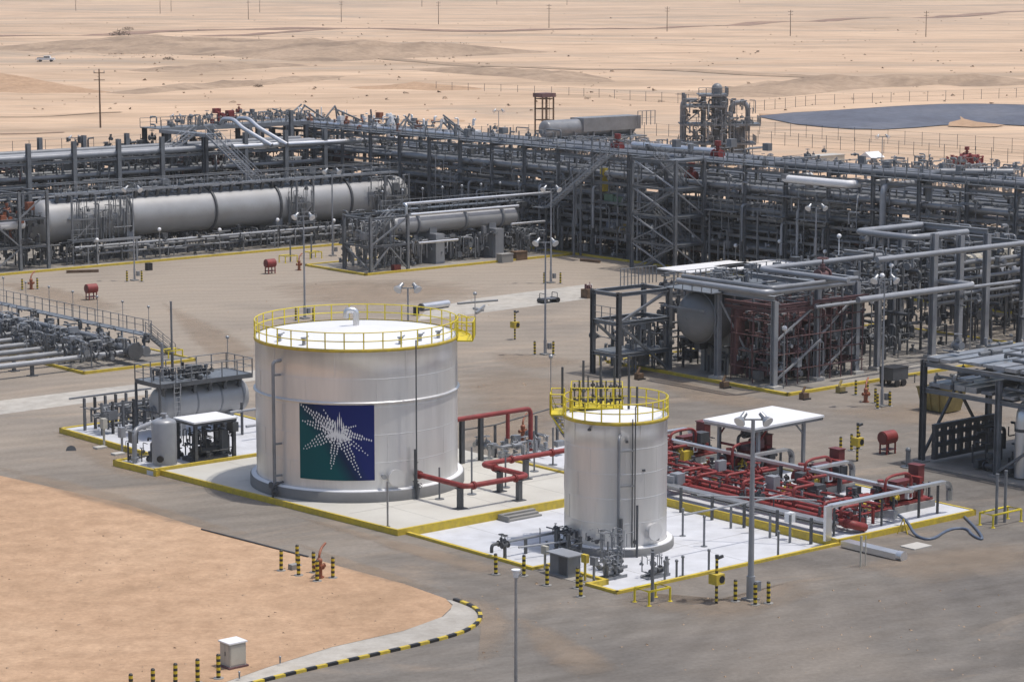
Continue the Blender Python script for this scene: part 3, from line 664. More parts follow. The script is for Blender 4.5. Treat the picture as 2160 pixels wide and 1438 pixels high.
for i, (u_, v_, h) in enumerate(((6.1,23.2,2.0),(8.5,23.0,3.0),(11.4,23.2,2.1),(16.0,25.8,2.7),(18.3,26.6,2.5),(9.2,26.5,2.6))):
    solo('standpipe', MB().cyl((u_,v_,ZA), (u_,v_,ZA+h), .06, 7).cyl((u_,v_,ZA), (u_,v_,ZA+.04), .3, 12), STEEL, ['thin grey standpipe on round base right beside the big tank','tall thin grey standpipe before the red pipe bend','thin grey standpipe inside the red pipe loop','thin grey standpipe behind the red pipe loop','grey standpipe near the rear kerb of the cream pad','grey standpipe close behind the big tank flank'][i], 'standpipe', group='standpipes on the cream pad')
solo('standpipe', MB().cyl(S(818,1110,ZA), tuple(V3(S(818,1110,ZA))+Vector((0,0,2.7))), .06, 7).cyl(S(818,1110,ZA), tuple(V3(S(818,1110,ZA))+Vector((0,0,.03))), .16, 10), GALV, 'thin pale standpipe at the kerb in front of the emblem tank', 'standpipe')
# second, raised red line behind the tank
rm = thing('fire_riser', 'raised red pipe bridge on posts behind the big tank', 'pipe', (16,31,ZA))
part(rm, 'pipe', MB().tube([(12.2,30.4,3.4),(19.6,30.4,3.4),(19.6,30.4,.5)], .16, 10, .4), RED)
part(rm, 'pipe', MB().tube([(17.6,30.4,3.4),(17.6,30.4,1.6)], .14, 10), RED)
part(rm, 'branch_pipe', MB().tube([(12.0,31.2,3.2),(15.0,31.2,3.2)], .16, 10), RED)
for u_ in (14.0, 15.6): part(rm, 'post', MB().ibeam((u_,30.8,ZA), (u_,30.8,3.2), .28), DARK)
for u_, h in ((17.0,2.2),(20.6,2.4),(22.5,2.8)): part(rm, 'post', MB().beam((u_,31.0,0), (u_,31.0,h+ZA), .14), DARK)
part(rm, 'rail', MB().tube([(14,31.0,2.5),(17,31.0,2.5),(22.5,31.0,3.1)], .05, 6), DARK)
part(rm, 'small_piping', clutter(11, 15.5, 21, 28.5, 31.5, .5, 1.4, 50, (.04,.12), 2.5), GALV, kind='stuff')
# ================================================================== fire pump house
FU = 23.6
tr_ = thing('cable_tray', 'long silver cable tray with elbow ends above the red pumps', 'cable tray', (FU,10,ZA))
TZ = 2.15
part(tr_, 'main_duct', MB().beam((FU,.4,TZ), (FU,23.5,TZ), .42, .16), SILV)
part(tr_, 'main_duct', MB().beam((FU+.55,.9,TZ-.22), (FU+.55,23.5,TZ-.22), .3, .12), GALV)
for v_ in (.6, 8.4, 13.6, 22.8):
    part(tr_, 'branch_duct', MB().beam((FU+.15,v_,TZ+.1), (FU+3.1,v_,TZ+.1), .4, .16), SILV)
    el = MB()
    for k in range(6):
        a0, a1 = k*PI/12, (k+1)*PI/12
        el.beam((FU+3.1+.55*math.sin(a0), v_, TZ+.1-.55*(1-math.cos(a0))), (FU+3.1+.55*math.sin(a1)+.01, v_, TZ+.1-.55*(1-math.cos(a1))), .4, .16)
    el.beam((FU+3.65,v_,TZ-.45), (FU+3.65,v_,TZ-1.1), .4, .16)
    part(tr_, 'elbow_duct', el, GALV)
    for du in (1.2, 2.9): part(tr_, 'post', MB().beam((FU+du,v_+.25,ZA), (FU+du,v_+.25,TZ), .12), DARK)
part(tr_, 'branch_duct', MB().beam((16.8,.6,TZ+.05), (FU-.2,.6,TZ+.05), .45, .16), SILV)
part(tr_, 'drop_duct', MB().beam((16.6,.6,TZ+.1), (16.6,.6,.2), .5, .2), SILV)
for v_ in (3.2, 6.2, 11, 16, 19, 22): part(tr_, 'post', MB().beam((FU,v_,ZA), (FU,v_,TZ-.08), .12), DARK)
for u_ in (17.4, 19.6, 21.5): part(tr_, 'post', MB().beam((u_,.85,ZA), (u_,.85,TZ), .1), DARK)
solo('ground_duct', MB().beam((16.9,-.5,.22), (16.9,-4.6,.22), .75, .34).cyl((16.9,-4.5,.22), (16.9,-4.9,.22), .3, 10), SILV, 'silver duct lying on the ground beside the pump pad kerb', 'duct')
# front tray row along the yellow bund wall
tw = thing('cable_tray', 'low grey cable tray on posts along the yellow bund wall', 'cable tray', (15.6,9,ZB))
part(tw, 'tray', MB().beam((17.5,.9,1.0), (17.5,16.5,1.0), .7, .14), GALV)
part(tw, 'tray', MB().beam((17.5,.9,.78), (17.5,12.5,.78), .5, .1), PIPE)
for i in range(6): part(tw, 'post', MB().beam((16.3,1.6+i*2.7,ZB), (16.3,1.6+i*2.7,1.4), .14), DARK)
part(tw, 'conduit', MB().tube([(-.5+9,4.0,2.3),(16.3,4.0,2.3),(16.3,1.0,2.3)], .06, 6), GALV)
part(tw, 'conduit', MB().tube([(16.3,1.2,2.5),(12,6.6,2.5)], .05, 6), GALV)
part(tw, 'junction_box', MB().cbox((16.2,3.2,.9), (.5,.4,.55)), WHITE)
for i in range(4): part(tw, 'post', MB().beam((15.6,2.6+i*1.6,ZB), (15.6,2.6+i*1.6,1.5-.2*(i % 2)), .11), STEEL)
# red headers and branches
rh = thing('fire_pump_manifold', 'dense red manifold of thick pipes in front of the fire pumps', 'manifold', (19,10,ZA))
for u_, z, r, v1 in ((18.6,.85,.2,23.5),(19.25,.95,.18,22.0),(19.9,.8,.16,21.0),(18.9,1.35,.11,17.0)):
    part(rh, 'header_pipe', MB().tube([(u_,.9,z),(u_,v1,z)], r, 12), RED)
    for v_ in (.95, 3, 8.5, 14): part(rh, 'flange', MB().flange((u_,v_,z),'v',r*1.5), RED)
for k, v_ in enumerate((1.6, 3.4, 5.4, 7.4, 9.6, 11.8, 13.6, 15.4, 17.6, 19.8, 21.4)):
    z = 1.25+.28*(k % 3); e = 22.6+(k % 2)*.7
    part(rh, 'branch_pipe', MB().tube([(19.0+.3*(k%3),v_,.9),(19.0+.3*(k%3),v_,z),(e,v_,z),(e,v_+.5,z-.6)] if k % 2 else [(18.8,v_,.9),(18.8,v_,z+.35),(20.6,v_,z+.35),(20.6,v_+1.5,z+.35),(e+.6,v_+1.5,z+.3)], .1, 10), RED)
    part(rh, 'support', MB().beam((20.9,v_,ZA), (20.9,v_,z), .14), DARK)
    part(rh, 'valve', MB().valve((21.6,v_+(0 if k % 2 else 1.5),z+(0 if k % 2 else .35)), 'u', .17, k % 3 > 0), RED if k % 3 else DARK)
for i in range(16): part(rh, 'cross_pipe', MB().tube([(18.7+.1*(i%3),1.4+i*1.35,1.05),(23.0,1.4+i*1.35,1.05+.12*(i%3)),(23.0,1.4+i*1.35,.5)], .06, 8), RED)
for i in range(5): part(rh, 'long_pipe', MB().tube([(20.2+i*.55,1.5,1.3+.1*(i%2)),(20.2+i*.55,21.5-i*.8,1.3+.1*(i%2))], .07, 8), RED)
part(rh, 'small_piping', clutter(21, 18.2, 22.8, 1, 23, .4, 1.4, 60, (.03,.07), 2.6, .3, .3, .08, .0), RED, kind='stuff')
part(rh, 'small_fittings', clutter(22, 18.2, 24, 1, 23, .45, 1.5, 110, (.03,.09), 1.6, .35, .25, .2, .08), DARK, kind='stuff')
part(rh, 'yellow_fittings', clutter(24, 20, 24, 1, 23, .4, 1.2, 26, (.03,.08), 1.2, .35, .45, .05, .05), YEL, kind='stuff')
part(rh, 'instrument_tubing', clutter(23, 18.2, 24, 1, 23, .5, 1.6, 50, (.03,.08), 1.8, .35, .25, .1, .12), PIPEL, kind='stuff')
part(rh, 'suction_elbow', MB().tube([(18.6,1.2,.85),(18.6,.5,.85),(19.6,.45,.55)], .26, 12), RED)
def fire_pump(v_, label, smoke):
    t = thing('fire_pump', label, 'pump', (25,v_,ZA), 'diesel fire pumps on the white pad')
    part(t, 'plinth', MB().box((22.9,v_-.8,ZA), (28.0,v_+.8,ZA+.42)), CONC)
    part(t, 'base_frame', MB().box((23.0,v_-.7,ZA+.425), (27.9,v_+.7,ZA+.56)), RED)
    part(t, 'pump_casing', MB().cyl((23.9,v_-.45,1.45), (23.9,v_+.45,1.45), .45, 16).tube([(23.9,v_,1.5),(23.9,v_,2.35)], .2, 10), RED)
    part(t, 'engine', MB().box((24.8,v_-.45,1.0), (26.6,v_+.45,1.75)).box((24.95,v_-.35,1.75), (26.45,v_+.35,2.1)).cyl((24.3,v_,1.4), (24.8,v_,1.4), .2, 10).cyl((25.2,v_-.5,1.6), (25.2,v_-.6,1.6), .2, 10), REDD)
    part(t, 'radiator', MB().box((26.75,v_-.6,.98), (27.1,v_+.6,2.2)), RED)
    part(t, 'discharge_loop', MB().tube([(23.3,v_-.9,1.2),(23.3,v_-.9,2.6),(23.9,v_-.9,2.75),(25.2,v_-.9,2.75),(25.6,v_-.9,2.5),(25.6,v_-.9,1.2)], .09, 10, .5), RED)
    part(t, 'control_cabinet', MB().box((27.2,v_-.1,1.0), (27.75,v_+.7,2.75)).box((27.15,v_-.15,2.753), (27.8,v_+.75,2.8)), REDD)
    part(t, 'gauge_box', MB().cbox((25.6,v_-.75,1.1), (.4,.25,.55)), WHITE)
    part(t, 'fuel_valve', MB().valve((24.4,v_-.7,1.3), 'u', .16), YEL)
    part(t, 'small_piping', clutter(int(v_*10), 23, 27.6, v_-1.0, v_+.9, .95, 1.9, 40, (.03,.07), 1.2, .4, .3, .05, .05), DARK, kind='stuff')
    if smoke:
        part(t, 'silencer', MB().cyl((25.4,v_+.2,3.05), (26.9,v_+.2,3.05), .3, 14).tube([(24.9,v_+.2,2.1),(24.9,v_+.2,2.95),(25.4,v_+.2,3.05)], .1, 8).tube([(26.9,v_+.2,3.05),(27.5,v_+.2,3.2)], .09, 8), DARK)
        part(t, 'air_filter', MB().cyl((25.6,v_-.3,2.55), (26.5,v_-.3,2.55), .3, 14).box((25.0,v_-.5,2.1), (26.6,v_+.5,2.35)), NET)
    return t
fire_pump(3.1, 'red fire pump on grey plinth next to the blue hose', False)
fire_pump(9.6, 'red fire pump between the canopy and the end pump', False)
fire_pump(15.9, 'red diesel fire pump with grey silencer under the white canopy', True)
fire_pump(21.6, 'red fire pump half hidden behind the slim tank', False)
cn = thing('canopy', 'flat white roofed canopy over the middle fire pump', 'canopy', (27.6,16.4,ZA))
part(cn, 'roof', MB().prism([(24.2,14.0),(31.0,14.3),(30.9,18.9),(24.0,18.4)], 3.72, 3.86), WHITE)
part(cn, 'fascia', MB().prism([(24.25,14.05),(30.95,14.35),(30.85,18.85),(24.05,18.35)], 3.55, 3.718), GALV)
for u_, v_ in ((25.2,18.1),(29.6,14.8),(25.2,14.6),(29.6,18.2)):
    part(cn, 'post', MB().beam((u_,v_,ZA), (u_,v_,3.55), .2), PIPEL)
    part(cn, 'knee_brace', MB().beam((u_,v_,2.7), (u_+(.8 if u_ < 27 else -.8),v_,3.5), .09), PIPEL if u_ > 27 else RED)
part(cn, 'red_line', MB().tube([(25.3,18.0,2.2),(25.3,15.9,2.2),(25.6,15.9,1.8)], .09, 8), RED)
# ================================================================== white bund: pumps and small fittings
rr = random.Random(5)
def dosing_pump(u_, v_, label):
    t = thing('dosing_pump', label, 'pump', (u_,v_,ZB), 'small pump skids before the slim tank')
    part(t, 'skid', MB().box((u_-.8,v_-.34,ZB), (u_+.8,v_+.34,ZB+.05)).box((u_-.8,v_-.34,ZB+.05), (u_+.8,v_-.26,ZB+.16)).box((u_-.8,v_+.26,ZB+.05), (u_+.8,v_+.34,ZB+.16)), PIPE)
    part(t, 'motor', MB().cyl((u_+.1,v_,.2), (u_+.65,v_,.2), .15, 12).box((u_+.25,v_-.07,.34), (u_+.45,v_+.07,.44)).cyl((u_+.65,v_,.2), (u_+.72,v_,.2), .12, 12), DARK)
    part(t, 'pump_head', MB().cyl((u_-.4,v_,.16), (u_-.05,v_,.16), .17, 12).cyl((u_-.28,v_,.16), (u_-.28,v_,.75), .06, 8).flange((u_-.28,v_,.7), 'z', .12), STEEL)
    part(t, 'small_piping', clutter(int(u_*31+v_*7), u_-.9, u_+.7, v_-.5, v_+.5, ZB+.1, 1.0, 22, (.02,.04), .9, .5, .3, .1, 0), PIPE, kind='stuff')
dosing_pump(2.2, 3.1, 'grey dosing pump skid close to the yellow kerb corner'); dosing_pump(4.2, 1.8, 'dark dosing pump skid beside the thin standpipes')
dosing_pump(3.6, 4.6, 'grey dosing pump right against the slim tank foot')
sv = thing('suction_piping', 'tangle of dark pipes and valves at the slim tank foot', 'piping', (4,8.4,ZB))
part(sv, 'pipe', MB().tube([(.9,10.4,.75),(5.2,10.4,.75)], .08, 8), PIPE); part(sv, 'support', MB().beam((2.2,10.4,ZB), (2.2,10.4,.7), .14), DARK)
part(sv, 'pipe', MB().tube([(1.0,9.6,.55),(5.0,8.8,.55)], .06, 8), PIPEL)
part(sv, 'pipe', MB().tube([(.8,10.4,.75),(-.3,10.4,.75),(-.3,10.4,.3)], .1, 8), DARK); part(sv, 'valve', MB().valve((.4,10.4,.75), 'u', .15), DARK)
part(sv, 'small_piping', clutter(31, 3.2, 5.2, 7.4, 10.6, 0, 1.1, 46, (.025,.055), 1.4, .4, .35, .1, 0), DARK, kind='stuff')
part(sv, 'tubing', clutter(32, 2.8, 4.6, 3.8, 6.0, 0, 1.9, 34, (.018,.04), 1.4, .65, .2, .1, 0), PIPE, kind='stuff')
for i, (px, py, h, lab) in enumerate(((1376,1240,2.1,'thin grey post with white cap at the yellow guard frame'),(1402,1225,1.1,'short dark post with a round head near the kerb corner'),(1427,1222,1.05,'short grey post with a tan head inside the bund kerb'),(1440,1215,1.1,'short dark post beside the tan headed post'),(1485,1152,1.75,'tall thin dark post standing alone on the white floor'),(1440,1130,1.6,'thin dark post right of the slim tank foot'),(1495,1205,1.2,'short grey post at the bund kerb beside the floodlight mast'),(1641,1178,1.55,'stout dark post on the bund kerb'))):
    p = V3(S(px,py,ZB)); m_ = MB().cyl(p, p+Vector((0,0,h)), .065, 8).cyl(p, p+Vector((0,0,.03)), .2, 10)
    m_.ball(p+Vector((0,0,h)), .1, 8) if i else m_.cyl(p+Vector((0,0,h)), p+Vector((0,0,h+.06)), .1, 10)
    solo('pipe_post', m_, STEEL, lab, 'post', group='posts in the white bund')
hv = thing('hose_valve', 'dark hose valve on a stub at the bund edge', 'valve', S(1065,1165,.1))
q = V3(S(1065,1178,0)); part(hv, 'stub', MB().cyl(q, q+Vector((0,0,.8)), .1, 8), DARK); part(hv, 'valve', MB().valve(q+Vector((0,0,.8)), 'u', .16), DARK)
cb = thing('shed_cabinet', 'grey metal cabinet with pale flat top at the bund corner', 'cabinet', (.45,4.9,.0))
part(cb, 'body', MB().box((-.05,4.2,.0), (.85,5.7,1.15)), PIPE); part(cb, 'lid', MB().box((-.2,4.0,1.152), (1.0,5.9,1.22)), PIPEL)
part(cb, 'door', MB().box((-.075,4.3,.1), (-.052,4.9,1.08)), DARK); part(cb, 'door', MB().box((-.075,4.95,.1), (-.052,5.6,1.08)), STEEL)
for u_, v_, h, m_, lab in ((.2,6.4,1.3,BEIGE,'small beige switch box on a post at the bund notch'),(.3,3.2,1.4,YEL,'small yellow topped switch box post near the grey cabinet'),(.4,2.6,1.35,PIPE,'small grey switch box post by the striped bollard')):
    b_ = thing('switch_box', lab, 'switch box', (u_,v_,0)); part(b_, 'post', MB().beam((u_,v_,0), (u_,v_,h-.4), .1), m_); part(b_, 'box', MB().cbox((u_,v_,h-.4), (.22,.42,.45)), m_)
# ================================================================== bollards, masts, cabinets
bm_ = None
def bollard(px, py, label, group):
    global bm_
    p = S(px, py, 0)
    if bm_ is None:
        m = MB().cyl((0,0,.04), (0,0,1.12), .1, 14).lathe((0,0,1.12), [(.1,0),(.07,.05),(.005,.07)], 14)
        bm_ = (local_mesh('post', m, STRIPE), local_mesh('foot', MB().cyl((0,0,0), (0,0,.035), .26, 14), CONC))
    t = thing('bollard', label, 'bollard', p, group); rb_ = random.Random(px*7+py); t.rotation_euler = (rb_.uniform(-.025,.025), rb_.uniform(-.025,.025), TH+rb_.random()*6)
    share(t, 'post', bm_[0], p); share(t, 'foot', bm_[1], p)
for px, py in ((277,1472),(323,1461),(370,1450),(417,1440),(461,1430)): bollard(px, py, 'black and yellow striped bollard in the row by the grey cabinet', 'bollards in a row by the grey cabinet')
for px, py in ((593,1203),(630,1213),(627,1192),(662,1207),(669,1225),(702,1218)): bollard(px, py, 'black and yellow striped bollard around the small hydrant on the sand', 'bollards around the hydrant on the sand')
for px, py in ((1551,1268),(1593,1275),(1621,1272)): bollard(px, py, 'striped bollard guarding the thick floodlight mast beside the bund', 'bollards at the mast beside the bund')
for px, py in ((1046,1211),(1105,1214),(1154,1234),(1225,1258),(1218,1240)): bollard(px, py, 'striped bollard along the bund kerb by the switch boxes', 'bollards along the bund kerb')
for px, py in ((1773,956),(1796,950),(1811,946)): bollard(px, py, 'striped bollard beyond the red pumps near the red hose drum', 'bollards beyond the red pumps')
for px, py in ((1805,833),(1829,837),(1846,850),(1851,862),(1877,857)): bollard(px, py, 'striped bollard around the orange hydrant near the portal frames', 'bollards by the portal frames')
for px, py in ((47,612),(79,610)): bollard(px, py, 'striped bollard beside the orange hydrant by the long vessel', 'bollards by the long vessel')
for a, lab in (((268,594),(299,594)), 'bollard beside the mast before the long vessel'), (((1128,748),(1167,748)), 'bollard beside the mast in the open yard'), (((1148,598),(1182,598)), 'bollard beside the mast near the exchanger skid'), (((624,676),(661,676)), 'bollard beside the mast behind the big tank roof'):
    for px, py in a: bollard(px, py, 'black and yellow '+lab, lab+'s')
def floodlight(name, label, p, h, r=.1, arm=.75, hs=.3, rot=0.0):
    t = thing(name, label, 'floodlight mast', p, 'floodlight masts'); b = V3(p)
    c, s_ = math.cos(-TH+rot), math.sin(-TH+rot); d = Vector((c, s_, 0)); fw = Vector((s_, -c, 0))
    part(t, 'foot', MB().cbox((p[0],p[1],p[2]), (.7,.7,.12)), CONC)
    part(t, 'mast', MB().cyl(b+Vector((0,0,.1)), b+Vector((0,0,1.3)), r*1.35, 12).cyl(b+Vector((0,0,1.3)), b+Vector((0,0,h)), r, 12, r*.6), PIPEL)
    tp_ = b+Vector((0,0,h)); part(t, 'crossarm', MB().beam(tp_-d*arm, tp_+d*arm, .08), GALV)
    for sg in (-1, 1):
        q = tp_+d*arm*sg*.85+Vector((0,0,.15)); ax = (fw*.75+Vector((0,0,-.62))+d*sg*.55).normalized()
        hd = MB().cyl(q, q+ax*.12, hs*.5, 14).cyl(q+ax*.12, q+ax*.42, hs*.5, 14, hs*1.05).cyl(q-ax*.25, q, hs*.45, 12)
        o = part(t, 'lamp_head', hd, GALV)
        part(o, 'lens', MB().cyl(q+ax*.421, q+ax*.45, hs*1.0, 14), WHITE)
        part(t, 'head_yoke', MB().beam(tp_+d*arm*sg*.85, q+ax*.1, .07), GALV)
    part(t, 'control_box', MB().cbox((p[0]+.3,p[1]-.2,p[2]+.5), (.3,.25,.5)), PIPE)
    return t
floodlight('floodlight_mast', 'thick grey twin floodlight mast beside the white bund', S(1583,1265), 9.6, .17, .62, .3)
floodlight('floodlight_mast', 'twin floodlight mast right behind the big tank roof', S(643,672), 9.6)
floodlight('floodlight_mast', 'twin floodlight mast close behind the emblem tank', S(862,886), 9.7, .1, .62, .32)
floodlight('floodlight_mast', 'twin floodlight mast standing in the open yard', S(1150,748), 9.6)
floodlight('floodlight_mast', 'twin floodlight mast near the exchanger skid', S(1162,597), 9.8)
floodlight('floodlight_mast', 'slender twin floodlight mast before the long vessel left half', S(284,592), 9.6, .08)
floodlight('floodlight_mast', 'slender twin floodlight mast before the long vessel right end', S(702,540), 9.6, .1)
floodlight('floodlight_mast', 'thin twin floodlight mast before the red oxide portal frame', S(1860,857), 9.6, .09)
floodlight('floodlight_mast', 'twin floodlight mast between the portal frames and the main rack', S(1718,646), 9.6, .12)
for px, py, lab in ((1052,362,'far twin floodlight mast behind the main rack top'),(1858,438,'far twin floodlight mast behind the white pipe run'),(375,377,'far twin floodlight mast behind the crossover platform'),(162,441,'far twin floodlight mast behind the left pipe rack')):
    floodlight('floodlight_mast', lab, S(px,py), 9.6, .09, .7, .28)
lp_ = thing('road_lamp', 'thin galvanised road lamp with one small head at the bend', 'lamp post', S(1088,1556))
q = V3(S(1088,1556)); part(lp_, 'pole', MB().cyl(q, q+Vector((0,0,7.2)), .09, 10, .06), GALV); part(lp_, 'lamp_head', MB().cyl(q+Vector((0,0,7.1)), q+Vector((0,0,7.4)), .1, 10, .16).cyl(q+Vector((0,0,7.4)), q+Vector((0,0,7.45)), .2, 12), WHITE); part(lp_, 'bracket', MB().beam(q+Vector((0,0,7.0)), q+Vector((.25,-.1,7.3)), .05), GALV)
part(lp_, 'foot', MB().cbox((q.x,q.y,0), (.5,.5,.12)), CONC)
# guard frames with standpipes
def guard(px, py, su, sv_, label, posts):
    c = V3(S(px, py)); t = thing('guard_frame', label, 'guard rail', c); h = .75
    P = [c+Vector((x*su/2, y*sv_/2, 0)) for x, y in ((-1,-1),(1,-1),(1,1),(-1,1))]
    for p in P: part(t, 'leg', MB().cyl(p, p+Vector((0,0,h)), .06, 8).cyl(p, p+Vector((0,0,.02)), .14, 8), YELR)
    part(t, 'top_rail', MB().tube([p+Vector((0,0,h)) for p in P], .06, 7, closed=True), YELR)
    for du, hh in posts: part(t, 'standpipe', MB().cyl(c+Vector((du,0,0)), c+Vector((du,0,hh)), .09, 8).cyl(c+Vector((du,0,hh)), c+Vector((du,0,hh+.05)), .11, 8), STEEL)
guard(1376,1268,1.5,1.1,'yellow tube guard frame around a post at the bund corner',((0,2.6),))
guard(2110,1103,2.6,1.0,'yellow tube guard frame around two tall posts by the road',((-.4,3.0),(.4,3.1)))
guard(363,756,1.4,1.1,'yellow tube guard frame around a tall pole by the manifold',((0,4.8),))
guard(1272,765,1.6,1.0,'small yellow tube guard frame inside the open steel tower foot',())
guard(608,553,1.6,1.2,'small yellow guard frame before the long vessel saddle',((.3,2.4),))
guard(660,545,1.6,1.2,'small yellow guard frame between long vessel and skid',((-.2,2.4),))
# red hose drums
hd_ = None
def hose_drum(px, py, label):
    p = V3(S(px, py)); t = thing('hose_drum', label, 'hose drum', p, 'red hose drums around the yard')
    ax = 'u'; z = 1.12
    part(t, 'drum', MB().cyl(p+Vector((-.55,0,z)), p+Vector((.55,0,z)), .46, 20), RED)
    part(t, 'drum_door', MB().cyl(p+Vector((-.6,0,z)), p+Vector((-.552,0,z)), .38, 18), REDD)
    for sx in (-.42, .42):
        for sy in (-.3, .3): part(t, 'leg', MB().beam(p+Vector((sx,sy,0)), p+Vector((sx,sy,.8)), .09), RED)
    part(t, 'shelf', MB().cbox((p.x,p.y,.28), (1.0,.7,.05)), REDD)
hose_drum(570,577,'red hose drum cabinet on legs before the long vessel')
hose_drum(193,632,'red hose drum cabinet on legs before the valve manifold')
hose_drum(1872,956,'red hose drum cabinet on legs beyond the fire pumps')
def hydrant(px, py, label):
    p = V3(S(px, py)); t = thing('hydrant', label, 'hydrant', p)
    part(t, 'barrel', MB().cyl(p, p+Vector((0,0,.95)), .16, 12).cyl(p, p+Vector((0,0,.08)), .26, 12).ball(p+Vector((0,0,.95)), .18, 10), ORNG)
    for d in ((.35,0),(-.35,0),(0,-.35)): part(t, 'outlet', MB().cyl(p+Vector((0,0,.65)), p+Vector((d[0],d[1],.65)), .09, 8).cyl(p+Vector((d[0]*.85,d[1]*.85,.65)), p+Vector((d[0],d[1],.65)), .13, 8), ORNG)
    part(t, 'monitor', MB().tube([p+Vector((0,0,1.0)), p+Vector((0,0,1.3)), p+Vector((.3,.2,1.6)), p+Vector((.7,.4,1.75))], .07, 7), ORNG)
hydrant(631,570,'orange hydrant with nozzle before the long vessel'); hydrant(66,610,'orange hydrant with nozzle at the long vessel left end')
hydrant(1826,848,'orange hydrant among bollards by the portal frames'); hydrant(674,1218,'small rusty hydrant among striped bollards on the sand')
hydrant(1103,928,'orange hydrant beyond the raised red pipe bridge')
solo('concrete_block', MB().cbox(S(620,1200), (.5,.4,.3)), CONC, 'small grey concrete block between bollards on the sand', 'block')
def callbox(px, py, label, stripe=True):
    p = V3(S(px, py)); t = thing('call_box', label, 'call box', p, 'yellow call boxes')
    part(t, 'post', MB().cyl(p, p+Vector((0,0,2.4)), .08, 10), STRIPE if stripe else YEL)
    part(t, 'hood', MB().prism([(p.x-.3,p.y-.3),(p.x+.3,p.y-.3),(p.x+.3,p.y+.3),(p.x-.3,p.y+.3)], 1.05, 1.6), YEL)
    part(t, 'opening', MB().cyl(p+Vector((.1,-.302,1.32)), p+Vector((.1,-.31,1.32)), .2, 14), BLACK)
    part(t, 'beacon', MB().beam(p+Vector((0,0,2.4)), p+Vector((.35,-.1,2.5)), .14).cyl(p+Vector((0,0,2.4)), p+Vector((0,0,2.6)), .1, 8), DARK)
callbox(1511,1272,'yellow hooded call box on striped post beside the bund'); callbox(1086,716,'yellow hooded call box on post alone in the yard'); callbox(1808,972,'yellow hooded call box beyond the fire pumps')
c0 = V3(S(492,1404)); ct = thing('cabinet', 'pale grey roadside cabinet with white lid on the sand', 'cabinet', c0)
cm = lambda a, b: MB().box(tuple(c0+V3(a)), tuple(c0+V3(b)))
part(ct, 'plinth', cm((-.55,-.5,0),(.55,.5,.1)), NET); part(ct, 'body', cm((-.45,-.42,.1),(.45,.42,1.2)), BEIGE); part(ct, 'lid', cm((-.52,-.48,1.202),(.52,.48,1.27)), WHITE)
part(ct, 'door', cm((-.4,-.44,.18),(.4,-.422,1.12)), BEIGE); part(ct, 'door', cm((-.468,-.36,.18),(-.452,-.02,1.12)), BEIGE); part(ct, 'door', cm((-.468,.0,.18),(-.452,.36,1.12)), BEIGE); part(ct, 'handle', cm((-.5,-.06,.6),(-.47,-.03,.8)), DARK)
for px, py in ((591,1398),(505,1430)):
    p = V3(S(px, py, .1)); t = thing('marker_post', 'tiny grey marker post on the pavement by the painted kerb', 'marker post', p, 'marker posts on the pavement'); part(t, 'post', MB().cyl(p, p+Vector((0,0,.28)), .04, 7), STEEL); part(t, 'cap', MB().ball(p+Vector((0,0,.3)), .06, 8), GALV)
# blue hose and slab at the pump pad
solo('hose', MB().tube(smooth_path([V3(S(x,y,z)) for x,y,z in ((1895,1085,.9),(1915,1100,.6),(1930,1130,.06),(1965,1140,.06),(2000,1115,.06),(2040,1113,.06),(2050,1128,.06),(2075,1140,.06),(2065,1120,.06),(2035,1090,.06))]), .09, 8, 0), BLUE, 'thick dark blue hose snaking from the fire pump onto the ground', 'hose')
solo('manhole_slab', MB().cbox(S(1932,1152), (1.5,1.1,.06)), CONCL, 'pale concrete slab on the ground beside the hose', 'slab')
tt = thing('sign_stand', 'thin beige notice stand before the pump pad kerb', 'sign', S(1815,1195)); q = V3(S(1815,1195)); part(tt, 'leg', MB().beam(q, q+Vector((0,0,1.7)), .07), BEIGE); part(tt, 'leg', MB().beam(q+Vector((.4,0,0)), q+Vector((.4,0,1.7)), .05), BEIGE); part(tt, 'panel', MB().box(tuple(q+Vector((-.02,-.05,.9))), tuple(q+Vector((.08,.05,1.75)))), BEIGE)
cn_ = thing('barrier_stand', 'small yellow tripod barrier near the hose', 'barrier', S(1905,1120)); q = V3(S(1905,1125))
for d in ((.3,0),(-.3,.2),(0,-.35)): part(cn_, 'leg', MB().beam(q+Vector((d[0],d[1],0)), q+Vector((0,0,.9)), .05), YEL)
# yard odds: trailer, skip, pallets
sk = thing('waste_skip', 'mustard yellow waste skip tapering to its base', 'skip', S(1985,866)); q = V3(S(1985,866))
for sg_, nm in ((0,'body'),):
    b = [q+Vector((x*.85,y*1.15,.1)) for x,y in ((-1,-1),(1,-1),(1,1),(-1,1))]; tt_ = [q+Vector((x*1.15,y*1.45,1.75)) for x,y in ((-1,-1),(1,-1),(1,1),(-1,1))]
    part(sk, 'body', MB().add(b+tt_, [(3,2,1,0),(0,1,5,4),(1,2,6,5),(2,3,7,6),(3,0,4,7)]), MUST)
    part(sk, 'rim', MB().tube([p+Vector((0,0,.0)) for p in tt_], .06, 6, closed=True), MUST)
    for k in (-.6,.2,.8): part(sk, 'rib', MB().beam(b[0]+(b[3]-b[0])*(k*.4+.5)+Vector((-.05,0,0)), tt_[0]+(tt_[3]-tt_[0])*(k*.4+.5)+Vector((-.05,0,0)), .1), MUST)
tl = thing('trailer', 'small dark box trailer with drawbar by the portal frames', 'trailer', S(1885,812)); q = V3(S(1885,812)); T = lambda a, b: MB().box(tuple(q+V3(a)), tuple(q+V3(b)))
